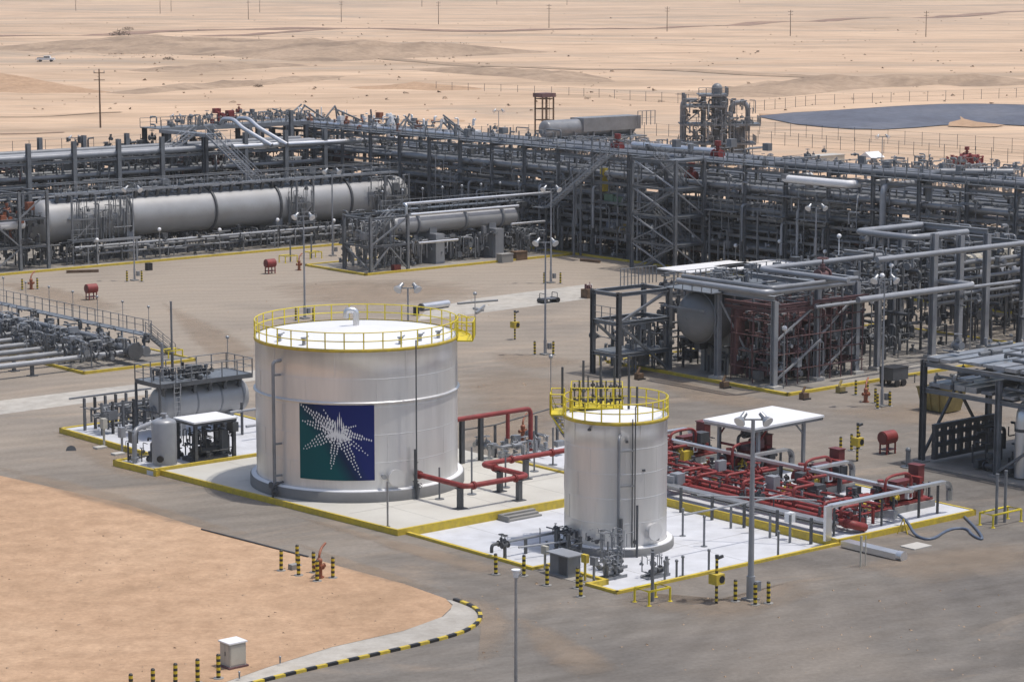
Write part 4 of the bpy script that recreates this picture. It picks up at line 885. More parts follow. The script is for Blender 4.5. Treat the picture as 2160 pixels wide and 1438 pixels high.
part(tl, 'body', T((-.9,-.7,.5),(.9,.7,1.45)), DARK); part(tl, 'lid', T((-.95,-.75,1.452),(.95,.75,1.5)), BLACK); part(tl, 'drawbar', MB().beam(q+Vector((.9,0,.55)), q+Vector((2.3,-.4,.6)), .08).beam(q+Vector((2.1,-.35,0)), q+Vector((2.1,-.35,.7)), .06), DARK)
for sx in (-.45,.3):
    for sy in (-.75,.75): part(tl, 'wheel', MB().cyl(q+Vector((sx,sy-.08,.28)), q+Vector((sx,sy+.08,.28)), .28, 14), BLACK)
tr2 = thing('tool_cart', 'low dark cart standing on the pale concrete strip', 'cart', S(1157,638)); q = V3(S(1157,638)); part(tr2, 'deck', MB().box(tuple(q+Vector((-1,-.5,.35))), tuple(q+Vector((1,.5,.45)))), STEEL)
for sx in (-.8,.8): part(tr2, 'wheel', MB().cyl(q+Vector((sx,-.55,.25)), q+Vector((sx,.55,.25)), .25, 12), BLACK); part(tr2, 'hoop', MB().tube([q+Vector((sx,-.4,.45)), q+Vector((sx,-.4,.95)), q+Vector((sx,.4,.95)), q+Vector((sx,.4,.45))], .04, 5), DARK)
pb = thing('pipe_bundle', 'silver lagged pipe piece lying on the yard behind the tank', 'pipe', S(915,648)); a, b = V3(S(888,648,.35)), V3(S(945,640,.35)); part(pb, 'pipe', MB().cyl(a, b, .35, 14), SILV); part(pb, 'end_ring', MB().cyl(a-(b-a).normalized()*.05, a+(b-a).normalized()*.15, .37, 14), DARK); part(pb, 'chock', MB().cbox(S(905,650), (.4,.8,.1)), WOOD)
solo('steel_pipe', MB().cyl(S(965,640,.1), S(1050,633,.1), .1, 8), STEEL, 'long thin steel pipe lying on the concrete strip', 'pipe')
solo('beam_pile', MB().beam(S(1018,655,.1), S(1000,650,.1), .3, .2).beam(S(1005,660,.12), S(1022,645,.3), .2), GALV, 'small heap of pale steel offcuts on the yard', 'scrap')
solo('black_drum', MB().cyl(S(878,665), tuple(V3(S(878,665))+Vector((0,0,.8))), .3, 12), BLACK, 'small black drum behind the big tank rail', 'drum')
solo('black_bin', MB().cbox(S(314,570), (.6,.6,.8)), BLACK, 'small black bin at the long vessel kerb', 'bin')
wb = thing('wooden_crate', 'brown wooden crate with rusty top by the open steel tower', 'crate', S(1240,630)); q = V3(S(1240,628)); part(wb, 'box', MB().cbox(q, (1.0,1.0,.9)), WOOD); part(wb, 'load', MB().cyl(q+Vector((-.3,0,.9)), q+Vector((-.3,0,1.4)), .12, 7).cbox(q+Vector((.2,.1,.9)), (.5,.4,.35)).beam(q+Vector((.1,-.3,1.0)), q+Vector((.4,.2,1.5)), .1), NET)
for px, py, lab, m_ in ((1696,842,'small wooden pallet box at the yellow pad corner',WOOD),(1773,828,'yellow and black tilted barrier box by the pad',MUST),(1528,818,'dark little timber block at the pad edge',WOOD),(1348,800,'dark timber block near the open steel tower',WOOD)):
    q = V3(S(px,py)); t = thing('timber_box', lab, 'box', q); part(t, 'box', MB().cbox(q, (.6,.5,.5)), m_); part(t, 'lug', MB().beam(q+Vector((-.2,0,.5)), q+Vector((.2,.1,.95)), .15), m_); part(t, 'skid', MB().cbox(q+Vector((0,-.32,0)), (.8,.1,.12)), BLACK)
for px, py, px2, py2, lab in ((1225,548,1265,552,'timber beam lying beside the main rack kerb'),(140,573,208,571,'dark timber lying along the long vessel kerb')):
    solo('timber_beam', MB().beam(S(px,py,.15), S(px2,py2,.15), .3, .28), WOOD, lab, 'timber')
for px, py, lab in ((150,950,'dark round manhole cover at the vessel pad corner'),(1700,1140,'dark oil stain cover near the pump pad duct')):
    if py < 1000: solo('manhole_cover', MB().cyl(S(px,py,.002), S(px,py,.02), .35, 18), DARK, lab, 'manhole cover')
# ================================================================== small vessel skid on the white vessel pad
sv2 = thing('vessel_skid', 'small grey horizontal vessel with railed platform on top', 'vessel', (7,51.7,.3))
part(sv2, 'shell', MB().lathe((3.8,51.7,2.55), [(1.15,0),(1.15,6.6)], 36, 'u').head((3.8,51.7,2.55), 1.15, .45, -1).head((10.4,51.7,2.55), 1.15, .45, 1), VESS)
for u_ in (4.6, 6.2, 8.2, 10.0): part(sv2, 'band', MB().lathe((u_,51.7,2.55), [(1.15,0),(1.18,.02),(1.18,.14),(1.15,.16)], 36, 'u'), PIPE)
for u_ in (5.2, 9.2): part(sv2, 'saddle', MB().box((u_-.2,50.9,.3), (u_+.2,52.5,1.6)), PIPE)
part(sv2, 'manway', MB().cyl((3.4,51.7,2.2), (3.2,51.7,2.2), .3, 16).beam((3.15,51.7,1.3), (3.15,51.7,2.4), .1), PIPE)
part(sv2, 'platform', MB().box((2.9,50.1,4.12), (10.5,53.4,4.22)), GRATE)
for e in ((2.9,50.1,10.5,50.1),(2.9,53.4,10.5,53.4),(2.9,50.1,2.9,53.4),(10.5,50.1,10.5,53.4)): part(sv2, 'edge_beam', MB().beam((e[0],e[1],4.1), (e[2],e[3],4.1), .08, .3), DARK)
part(sv2, 'handrail', MB().rail([(2.9,50.1,4.22),(10.5,50.1,4.22),(10.5,53.4,4.22),(2.9,53.4,4.22),(2.9,50.1,4.22)], 1.1, .032, 1.2), STEEL)
for i in range(6): part(sv2, 'bracket', MB().beam((3.5+i*1.25,50.3,4.0), (3.5+i*1.25,50.9,3.4), .12).beam((3.5+i*1.25,50.6,4.0), (3.5+i*1.25,50.6,3.3), .2), DARK)
part(sv2, 'support_frame', MB().beam((2.9,50.2,.3), (2.9,50.2,4.0), .14).beam((2.9,53.3,.3), (2.9,53.3,4.0), .14).beam((2.9,50.2,2.2), (2.9,53.3,2.2), .1), DARK)
part(sv2, 'ladder', MB().ladder((4.2,50.0,.3), 4.2, 'u'), GALV)
part(sv2, 'top_piping', clutter(41, 3.4, 7.6, 50.5, 53.0, 4.25, 5.0, 40, (.03,.09), 1.5, .35, .4, .05, .05), DARK, kind='stuff')
for u_, v_, h, m_ in ((3.9,51.4,2.7,PIPE),(4.6,51.2,2.0,DARK),(6.2,52.4,1.0,BLACK)): part(sv2, 'vent_pipe', MB().cyl((u_,v_,4.2), (u_,v_,4.2+h), .1, 8), m_)
q = Vector((10.5,53.2,4.2)); part(sv2, 'lamp', MB().cyl(q, q+Vector((0,0,2.2)), .03, 5).ball(q+Vector((0,0,2.25)), .14), GALV)
pr = thing('pipe_support_frame', 'dark steel post frame carrying pipes beside the small vessel', 'pipe support', (3,56,.3))
for i in range(7):
    u_ = .9+i*.85
    for v_ in (57.0, 54.6):
        part(pr, 'post', MB().ibeam((u_,v_,.3), (u_,v_,2.6), .16), DARK if i % 2 else STEEL)
part(pr, 'top_beam', MB().beam((-.3,57.0,2.7), (6.4,57.0,2.7), .12), GALV); part(pr, 'top_beam', MB().beam((.9,54.6,2.4), (6.4,54.6,2.4), .12), STEEL)
for i, z in enumerate((.9,1.4,1.9)): part(pr, 'pipe', MB().tube([(.9,55.2+i*.5,z),(6.6,55.2+i*.5,z)], .09, 8), PIPE)
part(pr, 'small_piping', clutter(42, .6, 6.5, 54.4, 57.2, .5, 2.0, 80, (.03,.09), 1.6, .35, .35, .05, .03), STEEL, kind='stuff')
sd = thing('knockout_drum', 'upright grey drum with domed top at the vessel pad corner', 'drum', (-1.35,42.9,.3)); cD = (-1.35,42.9)
part(sd, 'shell', MB().lathe((*cD,0), [(.82,.4),(.82,3.15),(.76,3.3),(.5,3.42),(.02,3.46)], 32), PIPEL); part(sd, 'base_ring', MB().lathe((*cD,0), [(1.15,.301),(1.15,.36),(.82,.42)], 32), CONCL); part(sd, 'handhole', MB().cyl((cD[0]-.6,cD[1]-.5,.9), (cD[0]-.75,cD[1]-.62,.9), .22, 12), BLACK)
part(sd, 'top_nozzle', MB().cyl((*cD,3.4), (*cD,3.75), .14, 10).cyl((*cD,3.7), (*cD,3.78), .22, 10), PIPEL)
bp_ = thing('gooseneck_pipe', 'pale thick gooseneck pipe rising left of the upright drum', 'pipe', (-2.3,45.2,.3)); part(bp_, 'pipe', MB().tube([(-2.4,44.9,.3),(-2.4,44.9,2.5),(1.2,46.6,2.7)], .17, 10, .5), PIPEL); part(bp_, 'flange', MB().flange((-2.4,44.9,.6), 'z', .27), PIPEL)
part(bp_, 'small_piping', clutter(43, -2.6, 1.0, 43.8, 46.0, .35, 1.6, 30, (.03,.08), 1.5, .3, .3, .2, .02), DARK, kind='stuff')
sh = thing('shade_shelter', 'small dark steel shelter with flat white roof over pumps', 'shelter', (1.8,42.4,.3))
part(sh, 'roof', MB().box((.3,40.9+.9,3.0), (3.7,44.4,3.1)), WHITE); part(sh, 'fascia', MB().box((.35,41.85,2.82), (3.65,44.35,2.998)), DARK)
for u_, v_ in ((.5,42.0),(3.5,42.0),(3.5,44.2),(.5,44.2)): part(sh, 'post', MB().ibeam((u_,v_,.3), (u_,v_,2.82), .22), DARK)
part(sh, 'pump', MB().cyl((1.0,43,.9), (2.6,43,.9), .35, 12).cbox((1.8,43,.3), (2.6,1.4,.25)).cyl((2.6,43,.9), (3.1,43,.9), .2, 10), DARK)
part(sh, 'small_piping', clutter(44, .4, 3.8, 41.9, 44.3, .5, 2.3, 60, (.03,.09), 1.3, .4, .3, .05, .1), DARK, kind='stuff')
part(sh, 'cabinet', MB().box((2.9,42.5,.32), (3.4,43.3,2.2)), STEEL)
for i, (u_, v_, h, m_, lab) in enumerate(((-.4,52.2,1.4,BEIGE,'beige switch box on a post outside the vessel pad kerb'),(-.6,49.5,1.2,PIPEL,'pale switch box on a post near the gooseneck pipe'))):
    b2 = thing('switch_box', lab, 'switch box', (u_,v_,0)); part(b2, 'post', MB().beam((u_,v_,0), (u_,v_,h), .12), m_); part(b2, 'box', MB().cbox((u_,v_,h-.1), (.35,.45,.7)), m_); part(b2, 'foot', MB().cbox((u_-.5,v_-.3,0), (.8,.6,.15)), CONCL)
ln = thing('pipe_run', 'pair of pale pipes on posts between small vessel and big tank', 'pipe', (11,47,.3))
for v_, z in ((48.5,2.0),(46.5,1.3)): part(ln, 'pipe', MB().tube([(7.5,v_,z),(13.4,v_,z),(13.4,38,z)], .1, 8), PIPEL)
for u_, v_ in ((8.5,48.5),(10.5,48.5),(12.5,48.5),(9.5,46.5),(12.2,46.5),(13.4,42)): part(ln, 'post', MB().beam((u_,v_,0.3), (u_,v_,2.6), .14), DARK)
# ================================================================== valve manifold at left
mf = thing('valve_manifold', 'grey valve manifold with parallel flow lines and railed walkway', 'manifold', (20,92,.12))
for k, v_ in enumerate((81.6, 84.6, 87.6, 90.6, 93.6, 96.6, 99.6, 102.6, 105.6)):
    part(mf, 'flow_line', MB().tube([(-14,v_,1.05),(17.2,v_,1.05),(19.2,v_,1.05),(19.2,v_,1.9)], .24, 12), PIPEL if k == 0 else PIPE)
    part(mf, 'valve', MB().valve((15.6,v_,1.05), 'u', .32, True), STEEL); part(mf, 'valve', MB().valve((17.6,v_,1.05), 'u', .3, False), DARK)
    part(mf, 'support', MB().beam((10.4,v_,.0), (10.4,v_,.82), .25).cbox((10.4,v_,0), (.7,.7,.06)), DARK); part(mf, 'support', MB().beam((3.0,v_,.0), (3.0,v_,.82), .25), DARK)
part(mf, 'header_pipe', MB().tube([(19.3,80.6,1.25),(19.3,110,1.25)], .5, 16), STEEL); part(mf, 'header_pipe', MB().tube([(20.9,81.2,1.0),(20.9,110,1.0)], .42, 16), STEEL); part(mf, 'header_pipe', MB().tube([(18.0,84,2.15),(18.0,110,2.15)], .22, 10), PIPE)
part(mf, 'end_cap', MB().cyl((19.3,80.5,1.25), (19.3,80.25,1.25), .72, 20), DARK)
part(mf, 'walkway', MB().box((21.9,83.6,1.92), (22.9,110,2.0)), GRATE); part(mf, 'handrail', MB().rail([(22.9,83.6,2.0),(22.9,110,2.0)], 1.1, .03, 1.3), STEEL)
for i in range(8): part(mf, 'walkway_post', MB().beam((22.4,84+i*3.6,.12), (22.4,84+i*3.6,1.92), .14), DARK)
for i in range(7): q = Vector((22.9,84+i*4.2,2.0)); part(mf, 'lamp', MB().cyl(q, q+Vector((0,0,2.2)), .03, 5).ball(q+Vector((0,0,2.25)), .12), GALV)
part(mf, 'stair', MB().stair((22.5,83.5,2.0), (24.9,83.5,.0), .8), STEEL)
part(mf, 'small_piping', clutter(51, 14.5, 19, 80.5, 108, .3, 2.4, 260, (.04,.14), 2.0, .35, .4, .1, .03), STEEL, kind='stuff')
part(mf, 'small_fittings', clutter(52, 14.5, 21.5, 80.5, 108, .3, 2.3, 160, (.03,.1), 1.6, .35, .35, .1, .05), DARK, kind='stuff')
part(mf, 'instrument_tubing', clutter(53, 14.5, 21.5, 80.5, 108, .5, 2.5, 70, (.03,.07), 1.2, .4, .3, .1, .1), PIPEL, kind='stuff')
# ================================================================== two deck steel frame at right
fr = thing('deck_structure', 'two deck dark steel frame stacked with grey ducts beside the road', 'steel frame', (44,6,.12))
for u_ in (38.4, 45.2, 52): 
    for v_ in (12.3, 6.0, -.5, -7): part(fr, 'column', MB().ibeam((u_,v_,.12), (u_,v_,7.0 if v_ > 6.5 or u_ > 40 else 6.4), .34), DARK if v_ > 6.5 and u_ < 40 else STEEL); 
for u_ in (38.4, 45.2, 52):
    for v_ in (12.3, 6.0, -.5, -7): part(fr, 'footing', MB().cbox((u_,v_,.121), (.8,.8,.12)), CONC)
for z in (5.0, 6.75):
    for v_ in (12.3, 6, -.5, -7): part(fr, 'beam', MB().ibeam((38.4,v_,z), (52,v_,z), .2, .3), STEEL)
    for u_ in (38.4, 45.2, 52): part(fr, 'beam', MB().ibeam((u_,-7,z-.02), (u_,12.3,z-.02), .2, .3), STEEL)
R_ = random.Random(9)
for z in (5.25, 7.0):
    for i in range(13):
        v_ = 12.0-i*1.05
        part(fr, 'duct', MB().box((38.3+R_.random()*.7, v_-.9, z), (52, v_, z+.16+R_.random()*.22)), (GALV, PIPEL, STEEL, PIPE)[R_.randrange(4)])
part(fr, 'brace', MB().beam((38.4,12.3,.4), (41.8,12.3,4.9), .16), DARK); part(fr, 'brace', MB().beam((45.2,12.3,.4), (41.8,12.3,4.9), .16), DARK)
part(fr, 'brace', MB().beam((38.4,6,.4), (38.4,-.5,4.9), .16), STEEL)
gb = MB()
for i in range(8): gb.beam((38.9+i*.85,11.6,.5), (38.9+i*.85,11.6,2.5), .32)
for z in (.5, 1.3, 2.0, 2.55): gb.beam((38.7,11.6,z), (45.0,11.6,z), .3)
part(fr, 'grille_panel', gb, DARK)
part(fr, 'lagged_duct', MB().tube([(44,4.6,5.0),(39.2,4.6,5.0),(39.2,4.6,.2)], .5, 16, 1.2), SILV); part(fr, 'duct_band', MB().cyl((39.2,4.6,3.2), (39.2,4.6,3.4), .53, 16), DARK); part(fr, 'duct_band', MB().cyl((40.6,4.6,5.0), (40.75,4.6,5.0), .53, 16), BLACK)
for i in range(6): part(fr, 'vertical_pipe', MB().cyl((38.6,5.7-i*.14+.0,.12), (38.6,5.7-i*.14,4.7), .045, 6) if 0 else MB().cyl((41+i*.5,5.9,.12), (41+i*.5,5.9,4.8), .07, 7), STEEL)
part(fr, 'deck_piping', clutter(62, 38.6, 51.5, -6.5, 12, 7.3, 7.9, 60, (.05,.14), 5, .05, .1, .0, .15), STEEL, kind='stuff'); part(fr, 'deck_piping', clutter(63, 38.6, 51.5, -6.5, 12, 5.5, 6.2, 70, (.06,.18), 5, .1, .1, .0, .15), PIPE, kind='stuff')
part(fr, 'machinery', clutter(61, 39, 51, -6, 10.5, .2, 2.2, 160, (.05,.16), 2.6, .3, .25, .1, .12), DARK, kind='stuff')
solo('valve_post', MB().cyl(S(1915,985), tuple(V3(S(1915,985))+Vector((0,0,1.1))), .16, 10).cyl(S(1915,985), tuple(V3(S(1915,985))+Vector((0,0,.06))), .5, 12).ball(tuple(V3(S(1915,985))+Vector((0,0,1.15))), .2), STEEL, 'short grey valve post with pale foot beside the two deck frame', 'valve post')
# ================================================================== long horizontal vessel
vu0, vu1, vv, vz, vr = 48.0, 97.0, 147.0, 4.75, 2.35
lv = thing('horizontal_vessel', 'very long grey horizontal vessel with walkway along its top', 'vessel', (72,147,.12))
part(lv, 'shell', MB().lathe((vu0,vv,vz), [(vr,0),(vr,vu1-vu0)], 48, 'u').head((vu0,vv,vz), vr, 1.2, -1).head((vu1,vv,vz), vr, 1.2, 1), VESS)
for u_ in (58.3, 69.5, 78.5, 88.8, 95.0): part(lv, 'stiffener_ring', MB().lathe((u_,vv,vz), [(vr,-.12),(vr+.2,-.12),(vr+.2,.12),(vr,.12)], 48, 'u'), DARK if u_ != 95 else PIPE)
for u_ in (58.3, 78.5, 88.8):
    part(lv, 'saddle', MB().box((u_-.45,vv-1.9,.9), (u_+.45,vv+1.9,vz-1.2)), PIPEL); part(lv, 'pier', MB().box((u_-.6,vv-2.1,.12), (u_+.6,vv+2.1,.9)), CONC)
part(lv, 'top_walkway', MB().box((49,vv-1.4,vz+vr+.55), (96.5,vv+.2,vz+vr+.63)), GRATE)
part(lv, 'walkway_edge', MB().beam((49,vv-1.42,vz+vr+.58), (96.5,vv-1.42,vz+vr+.58), .08, .22), PIPEL)
part(lv, 'handrail', MB().rail([(49,vv-1.4,vz+vr+.63),(96.5,vv-1.4,vz+vr+.63)], 1.1, .03, 1.4), STEEL); part(lv, 'handrail', MB().rail([(49,vv+.2,vz+vr+.63),(96.5,vv+.2,vz+vr+.63)], 1.1, .03, 1.4), STEEL)
for i in range(33):
    u_ = 49.4+i*1.43; part(lv, 'bracket', MB().beam((u_,vv-1.4,vz+vr+.45), (u_,vv-1.05,vz+1.95), .32, .3), DARK)
for i in range(32):
    u_ = 49.4+i*1.43; part(lv, 'lattice', MB().beam((u_+.2,vv-1.42,vz+vr+.4), (u_+1.2,vv-1.25,vz+vr-.3), .06), STEEL)
for u_, w_ in ((50,3.0),(80,2.4),(93,3.6)):
    fm_ = MB(); 
    for z in (2.6, 5.0): fm_.beam((u_,vv-3.4,z), (u_+w_,vv-3.4,z), .15); fm_.beam((u_,vv-2.5,z), (u_+w_,vv-2.5,z), .15)
    for x in (u_, u_+w_): fm_.beam((x,vv-3.4,.12), (x,vv-3.4,7.6), .18)
    fm_.beam((u_,vv-3.4,2.6), (u_+w_,vv-3.4,5.0), .1); part(lv, 'access_frame', fm_, STEEL)
    part(lv, 'access_deck', MB().box((u_-.2,vv-3.5,2.72), (u_+w_+.2,vv-2.45,2.8)), GRATE); part(lv, 'access_rail', MB().rail([(u_-.2,vv-3.5,2.8),(u_+w_+.2,vv-3.5,2.8)], 1.1, .03, .9), STEEL)
part(lv, 'instrument_cage', clutter(71, 50.5, 58, vv-2.9, vv-2.4, 2.0, 7.2, 90, (.03,.07), 2.4, .75, .1, .05, .03), STEEL, kind='stuff')
part(lv, 'instrument_cage', clutter(72, 91.2, 97, vv-2.9, vv-2.4, 2.0, 7.4, 80, (.03,.08), 2.4, .7, .15, .05, .03), STEEL, kind='stuff')
part(lv, 'gauge_cluster', clutter(75, 79.4, 83, vv-2.9, vv-2.4, 2.6, 6.8, 40, (.03,.07), 1.6, .7, .15, .05, .05), STEEL, kind='stuff')
for z, v_, r in ((2.0,143.2,.16),(1.6,144.0,.2),(1.2,143.0,.12)): part(lv, 'under_pipe', MB().tube([(50,v_,z),(97,v_,z)], r, 10), PIPEL if r == .16 else PIPE)
part(lv, 'small_piping', clutter(73, 46, 98, 142.6, 152, .25, 2.4, 620, (.05,.16), 3.0, .35, .3, .15, .04), DARK, kind='stuff')
part(lv, 'small_fittings', clutter(74, 46, 98, 142.0, 146, .25, 2.0, 160, (.04,.1), 2.0, .35, .3, .15, .05), PIPE, kind='stuff')
part(lv, 'portal_support', MB().beam((52.5,142.6,.12), (52.5,142.6,2.6), .2).beam((57.5,142.6,.12), (57.5,142.6,2.6), .2).beam((52,142.6,2.65), (58,142.6,2.65), .25), PIPEL)
part(lv, 'top_piping', clutter(76, 49, 96, vv-.8, vv+1.2, vz+vr+.1, vz+vr+1.2, 110, (.05,.12), 2.4, .35, .35, .05, .02), STEEL, kind='stuff')
lf = thing('steel_tower', 'dark braced steel tower at the long vessel left end', 'steel frame', (43,144.5,.12))
for u_ in (39.8, 43, 46.4):
    for v_ in (142.6, 148): part(lf, 'column', MB().ibeam((u_,v_,.12), (u_,v_,8.6), .3), STEEL)
for z in (2.6, 5.6, 8.4):
    for v_ in (142.6, 148): part(lf, 'beam', MB().ibeam((39.8,v_,z), (46.4,v_,z), .22), STEEL)
    for u_ in (39.8, 43, 46.4): part(lf, 'beam', MB().ibeam((u_,142.6,z-.02), (u_,148,z-.02), .2), STEEL)
for a, b in (((39.8,142.6,.3),(43,142.6,2.5)),((43,142.6,2.7),(39.8,142.6,5.5)),((43,142.6,5.7),(46.4,142.6,8.3))): part(lf, 'brace', MB().beam(a, b, .15), STEEL)
part(lf, 'small_piping', clutter(77, 39.5, 46.5, 143, 148, .3, 6.5, 130, (.05,.16), 2.6, .35, .3, .1, .05), DARK, kind='stuff'); part(lf, 'red_fittings', clutter(78, 41, 45.5, 143, 146, 3.2, 6.8, 14, (.1,.2), 1.0, .2, .5, .0, .3), ORNG, kind='stuff')
part(lf, 'white_lagging', MB().cyl((41,143.6,5.0), (44,143.6,5.0), .5, 14), WHITE)
# ================================================================== pipe racks
def rack(name, label, axis, o, L, W, levels, ncol, h, pipes, cl, seed, colmat=STEEL, big=.34, rails=True, brace=()):
    """axis 'v': runs along v from o; o = (u, v) of the first front column, W to the far side."""
    ux, vx = (0, 1) if axis == 'v' else (1, 0); nx, ny = (1, 0) if axis == 'v' else (0, 1)
    P = lambda a, b, z: (o[0]+ux*a+nx*b, o[1]+vx*a+ny*b, z)
    t = thing(name, label, 'pipe rack', P(L/2, W/2, .1)); step = L/(ncol-1)
    for i in range(ncol):
        for b in (0, W): part(t, 'column', MB().ibeam(P(i*step,b,.1), P(i*step,b,h), big), colmat)
        for z in levels: part(t, 'cross_beam', MB().ibeam(P(i*step,0,z), P(i*step,W,z), .22, .3), colmat)
    for z in levels:
        for b in (0, W): part(t, 'long_beam', MB().ibeam(P(0,b,z-.35), P(L,b,z-.35), .2, .3), colmat)
    part(t, 'cable_ladder', MB().box(P(0,W*.55,levels[0]+.75), P(L,W*.8,levels[0]+.8)), DARK)
    for (z, b, r, m, a0, a1) in pipes: part(t, 'pipe', MB().tube([P(a0*L,b,z+r+.16), P(a1*L,b,z+r+.16)], r, 10), m)
    for i, j in brace:
        zz = [0.3]+sorted(levels)
        for k in range(len(zz)-1): part(t, 'brace', MB().beam(P(i*step,0,zz[k] if k % 2 else zz[k+1]), P(j*step,0,zz[k+1] if k % 2 else zz[k]), .16), colmat)
    if rails:
        zt = max(levels)+.2; part(t, 'top_walkway', MB().box(P(0,-.2,zt), P(L,.9,zt+.06)), GRATE); part(t, 'handrail', MB().rail([P(0,-.2,zt+.06), P(L,-.2,zt+.06)], 1.1, .03, 1.5), STEEL)
    for k, (z0, z1, n, m, rr_) in enumerate(cl):
        a, b = P(0, .2, 0), P(L, W-.2, 0)
        part(t, 'small_piping', clutter(seed+k, min(a[0],b[0]), max(a[0],b[0]), min(a[1],b[1]), max(a[1],b[1]), z0, z1, n, rr_, 5.0, .2, .3, .15, .07), m, kind='stuff')
    return t
R_ = random.Random(17)
def pipeset(levels, W, mats, a0=0, a1=1, dens=1.0):
    out = []
    for z in levels:
        b = .5
        while b < W-.4:
            r = R_.choice((.1,.14,.18,.24,.3)); out.append((z, b+r, r, R_.choice(mats), a0, a1)); b += 2*r+.18+R_.random()*.5/dens
    return out
LV = [2.6, 4.6, 6.6, 8.8, 11.6]
mr = rack('pipe_rack', 'tall multi level main pipe rack crossing behind the yard', 'v', (100,47.9), 132, 8, LV, 23, 12.1, pipeset(LV[:3], 8, (DARK,STEEL,STEEL,PIPE,DARK))+pipeset(LV[3:], 8, (PIPE,PIPE,STEEL,PIPEL)), [(.3,2.6,760,DARK,(.06,.2)),(2.8,6.4,900,DARK,(.06,.22)),(6.8,11,360,STEEL,(.05,.18)),(.3,9,330,PIPE,(.04,.14)),(.5,10.5,90,PIPEL,(.06,.16)),(.3,2.2,60,NET,(.08,.22)),(11.9,13.2,260,STEEL,(.04,.12))], 100)
part(mr, 'lagged_pipe', MB().tube([(100.6,55,9.4),(100.6,152,9.4)], .32, 12), PIPEL)
part(mr, 'lagged_pipe', MB().tube([(101.6,140,12.2),(101.6,185,12.2)], .28, 12), SILV)
part(mr, 'lagged_pipe', MB().tube([(100.6,48,12.2),(100.6,86,12.2)], .26, 12), PIPE)
part(mr, 'lagged_pipe', MB().tube([(103,110.5,12.6),(103,101,12.6),(103,97,12.6),(103,96,11.6)], .42, 14, 1.2), SILV)
part(mr, 'lagged_pipe', MB().tube([(103,83.2,10.9),(98.9,83.2,10.9),(98.9,74.2,10.9),(105,74.2,10.9)], .4, 14, .6), WHITE)
part(mr, 'lagged_pipe', MB().tube([(101,65.5,8.0),(101,65.5,12.6),(107,60,12.6)], .36, 12, 1.2), PIPE)
part(mr, 'lagged_pipe', MB().tube([(99.6,70.2,5),(99.6,70.2,11.0),(105,70.2,11.0)], .34, 12, .9), PIPEL)
for v_, z in ((112,12.4),(100,9.9),(96,12.5)): part(mr, 'red_valve', MB().valve((102,v_,z), 'v', .42, False).tube([(102,v_,z),(102,v_,z+1.3)], .2, 8), RED)
# gravel of brighter fittings along the top of the rack
part(mr, 'orange_actuators', clutter(131, 100.5, 107, 148, 172, 12.0, 13.2, 16, (.08,.16), .9, .3, .5, 0, .15), ORNG, kind='stuff')
part(mr, 'white_actuators', clutter(132, 100.5, 107, 140, 180, 11.9, 13.8, 46, (.08,.16), .9, .5, .35, 0, .15), WHITE, kind='stuff')
for i in range(26): part(mr, 'upright', MB().cyl((101+R_.random()*6,142+i*1.5,11.9), (101+R_.random()*.5+i % 5,142+i*1.5,13.0+R_.random()*1.4), .12, 7), STEEL)
for i in range(6): part(mr, 'top_column', MB().beam((101+i*.9,140+i*7,12), (101+i*.9,140+i*7,13.6), .3), STEEL)
# stair tower with crossed bracing at the rack face
stw = thing('stair_tower', 'braced steel stair tower standing against the main pipe rack', 'stair tower', (97.5,99,.1))
for u_ in (95.4, 99.6):
    for v_ in (95.6, 102.4): part(stw, 'column', MB().ibeam((u_,v_,.1), (u_,v_,12.2), .32), STEEL)
for z in (3.0, 6.0, 9.0, 12.0):
    for v_ in (95.6, 102.4): part(stw, 'beam', MB().ibeam((95.4,v_,z), (99.6,v_,z), .22), STEEL)
    part(stw, 'beam', MB().ibeam((95.4,95.6,z-.02), (95.4,102.4,z-.02), .22), STEEL); part(stw, 'landing', MB().box((95.5,95.7,z+.12), (99.5,97.2,z+.18)), GRATE)
for k in range(4):
    part(stw, 'brace', MB().beam((95.4,95.6,k*3+.1), (95.4,102.4,k*3+2.9), .15), PIPEL); part(stw, 'brace', MB().beam((95.4,102.4,k*3+.1), (95.36,95.6,k*3+2.9), .15), STEEL); part(stw, 'brace', MB().beam((95.4,95.6,k*3+2.9), (99.6,95.6,k*3+.1), .14), PIPEL)
    part(stw, 'flight', MB().stair((97+(k % 2)*1.4,97.2,k*3+3.1 if k % 2 == 0 else k*3+.1), (97+(k % 2)*1.4,101.8,k*3+.1 if k % 2 == 0 else k*3+3.1), .8), STEEL)
stl = thing('long_stair', 'long steel stair climbing from the exchanger skid to the rack top', 'stair', (97.6,115,5))
part(stl, 'flight', MB().stair((98.2,119.5,5.2), (98.2,109.0,12.0), 1.0), PIPEL); part(stl, 'landing', MB().box((97.4,119.5,5.1), (99.0,121.5,5.18)), GRATE)
for v_, z in ((120.5,5.1),(114.5,8.3)): part(stl, 'support', MB().beam((97.7,v_,.1), (97.7,v_,z), .2).beam((98.7,v_,.1), (98.7,v_,z), .2), STEEL)
rack('pipe_rack', 'lower dark pipe rack standing close behind the main pipe rack', 'v', (111.5,47.9), 120, 5, [2.4,4.4,6.6,8.6], 16, 9.4, pipeset([2.4,4.4,6.6,8.6], 5, (DARK,DARK,STEEL,PIPE)), [(.3,8.4,700,DARK,(.1,.3)),(2,8.8,160,STEEL,(.06,.2)),(.3,3.5,60,NET,(.15,.4))], 260, rails=False, colmat=DARK)
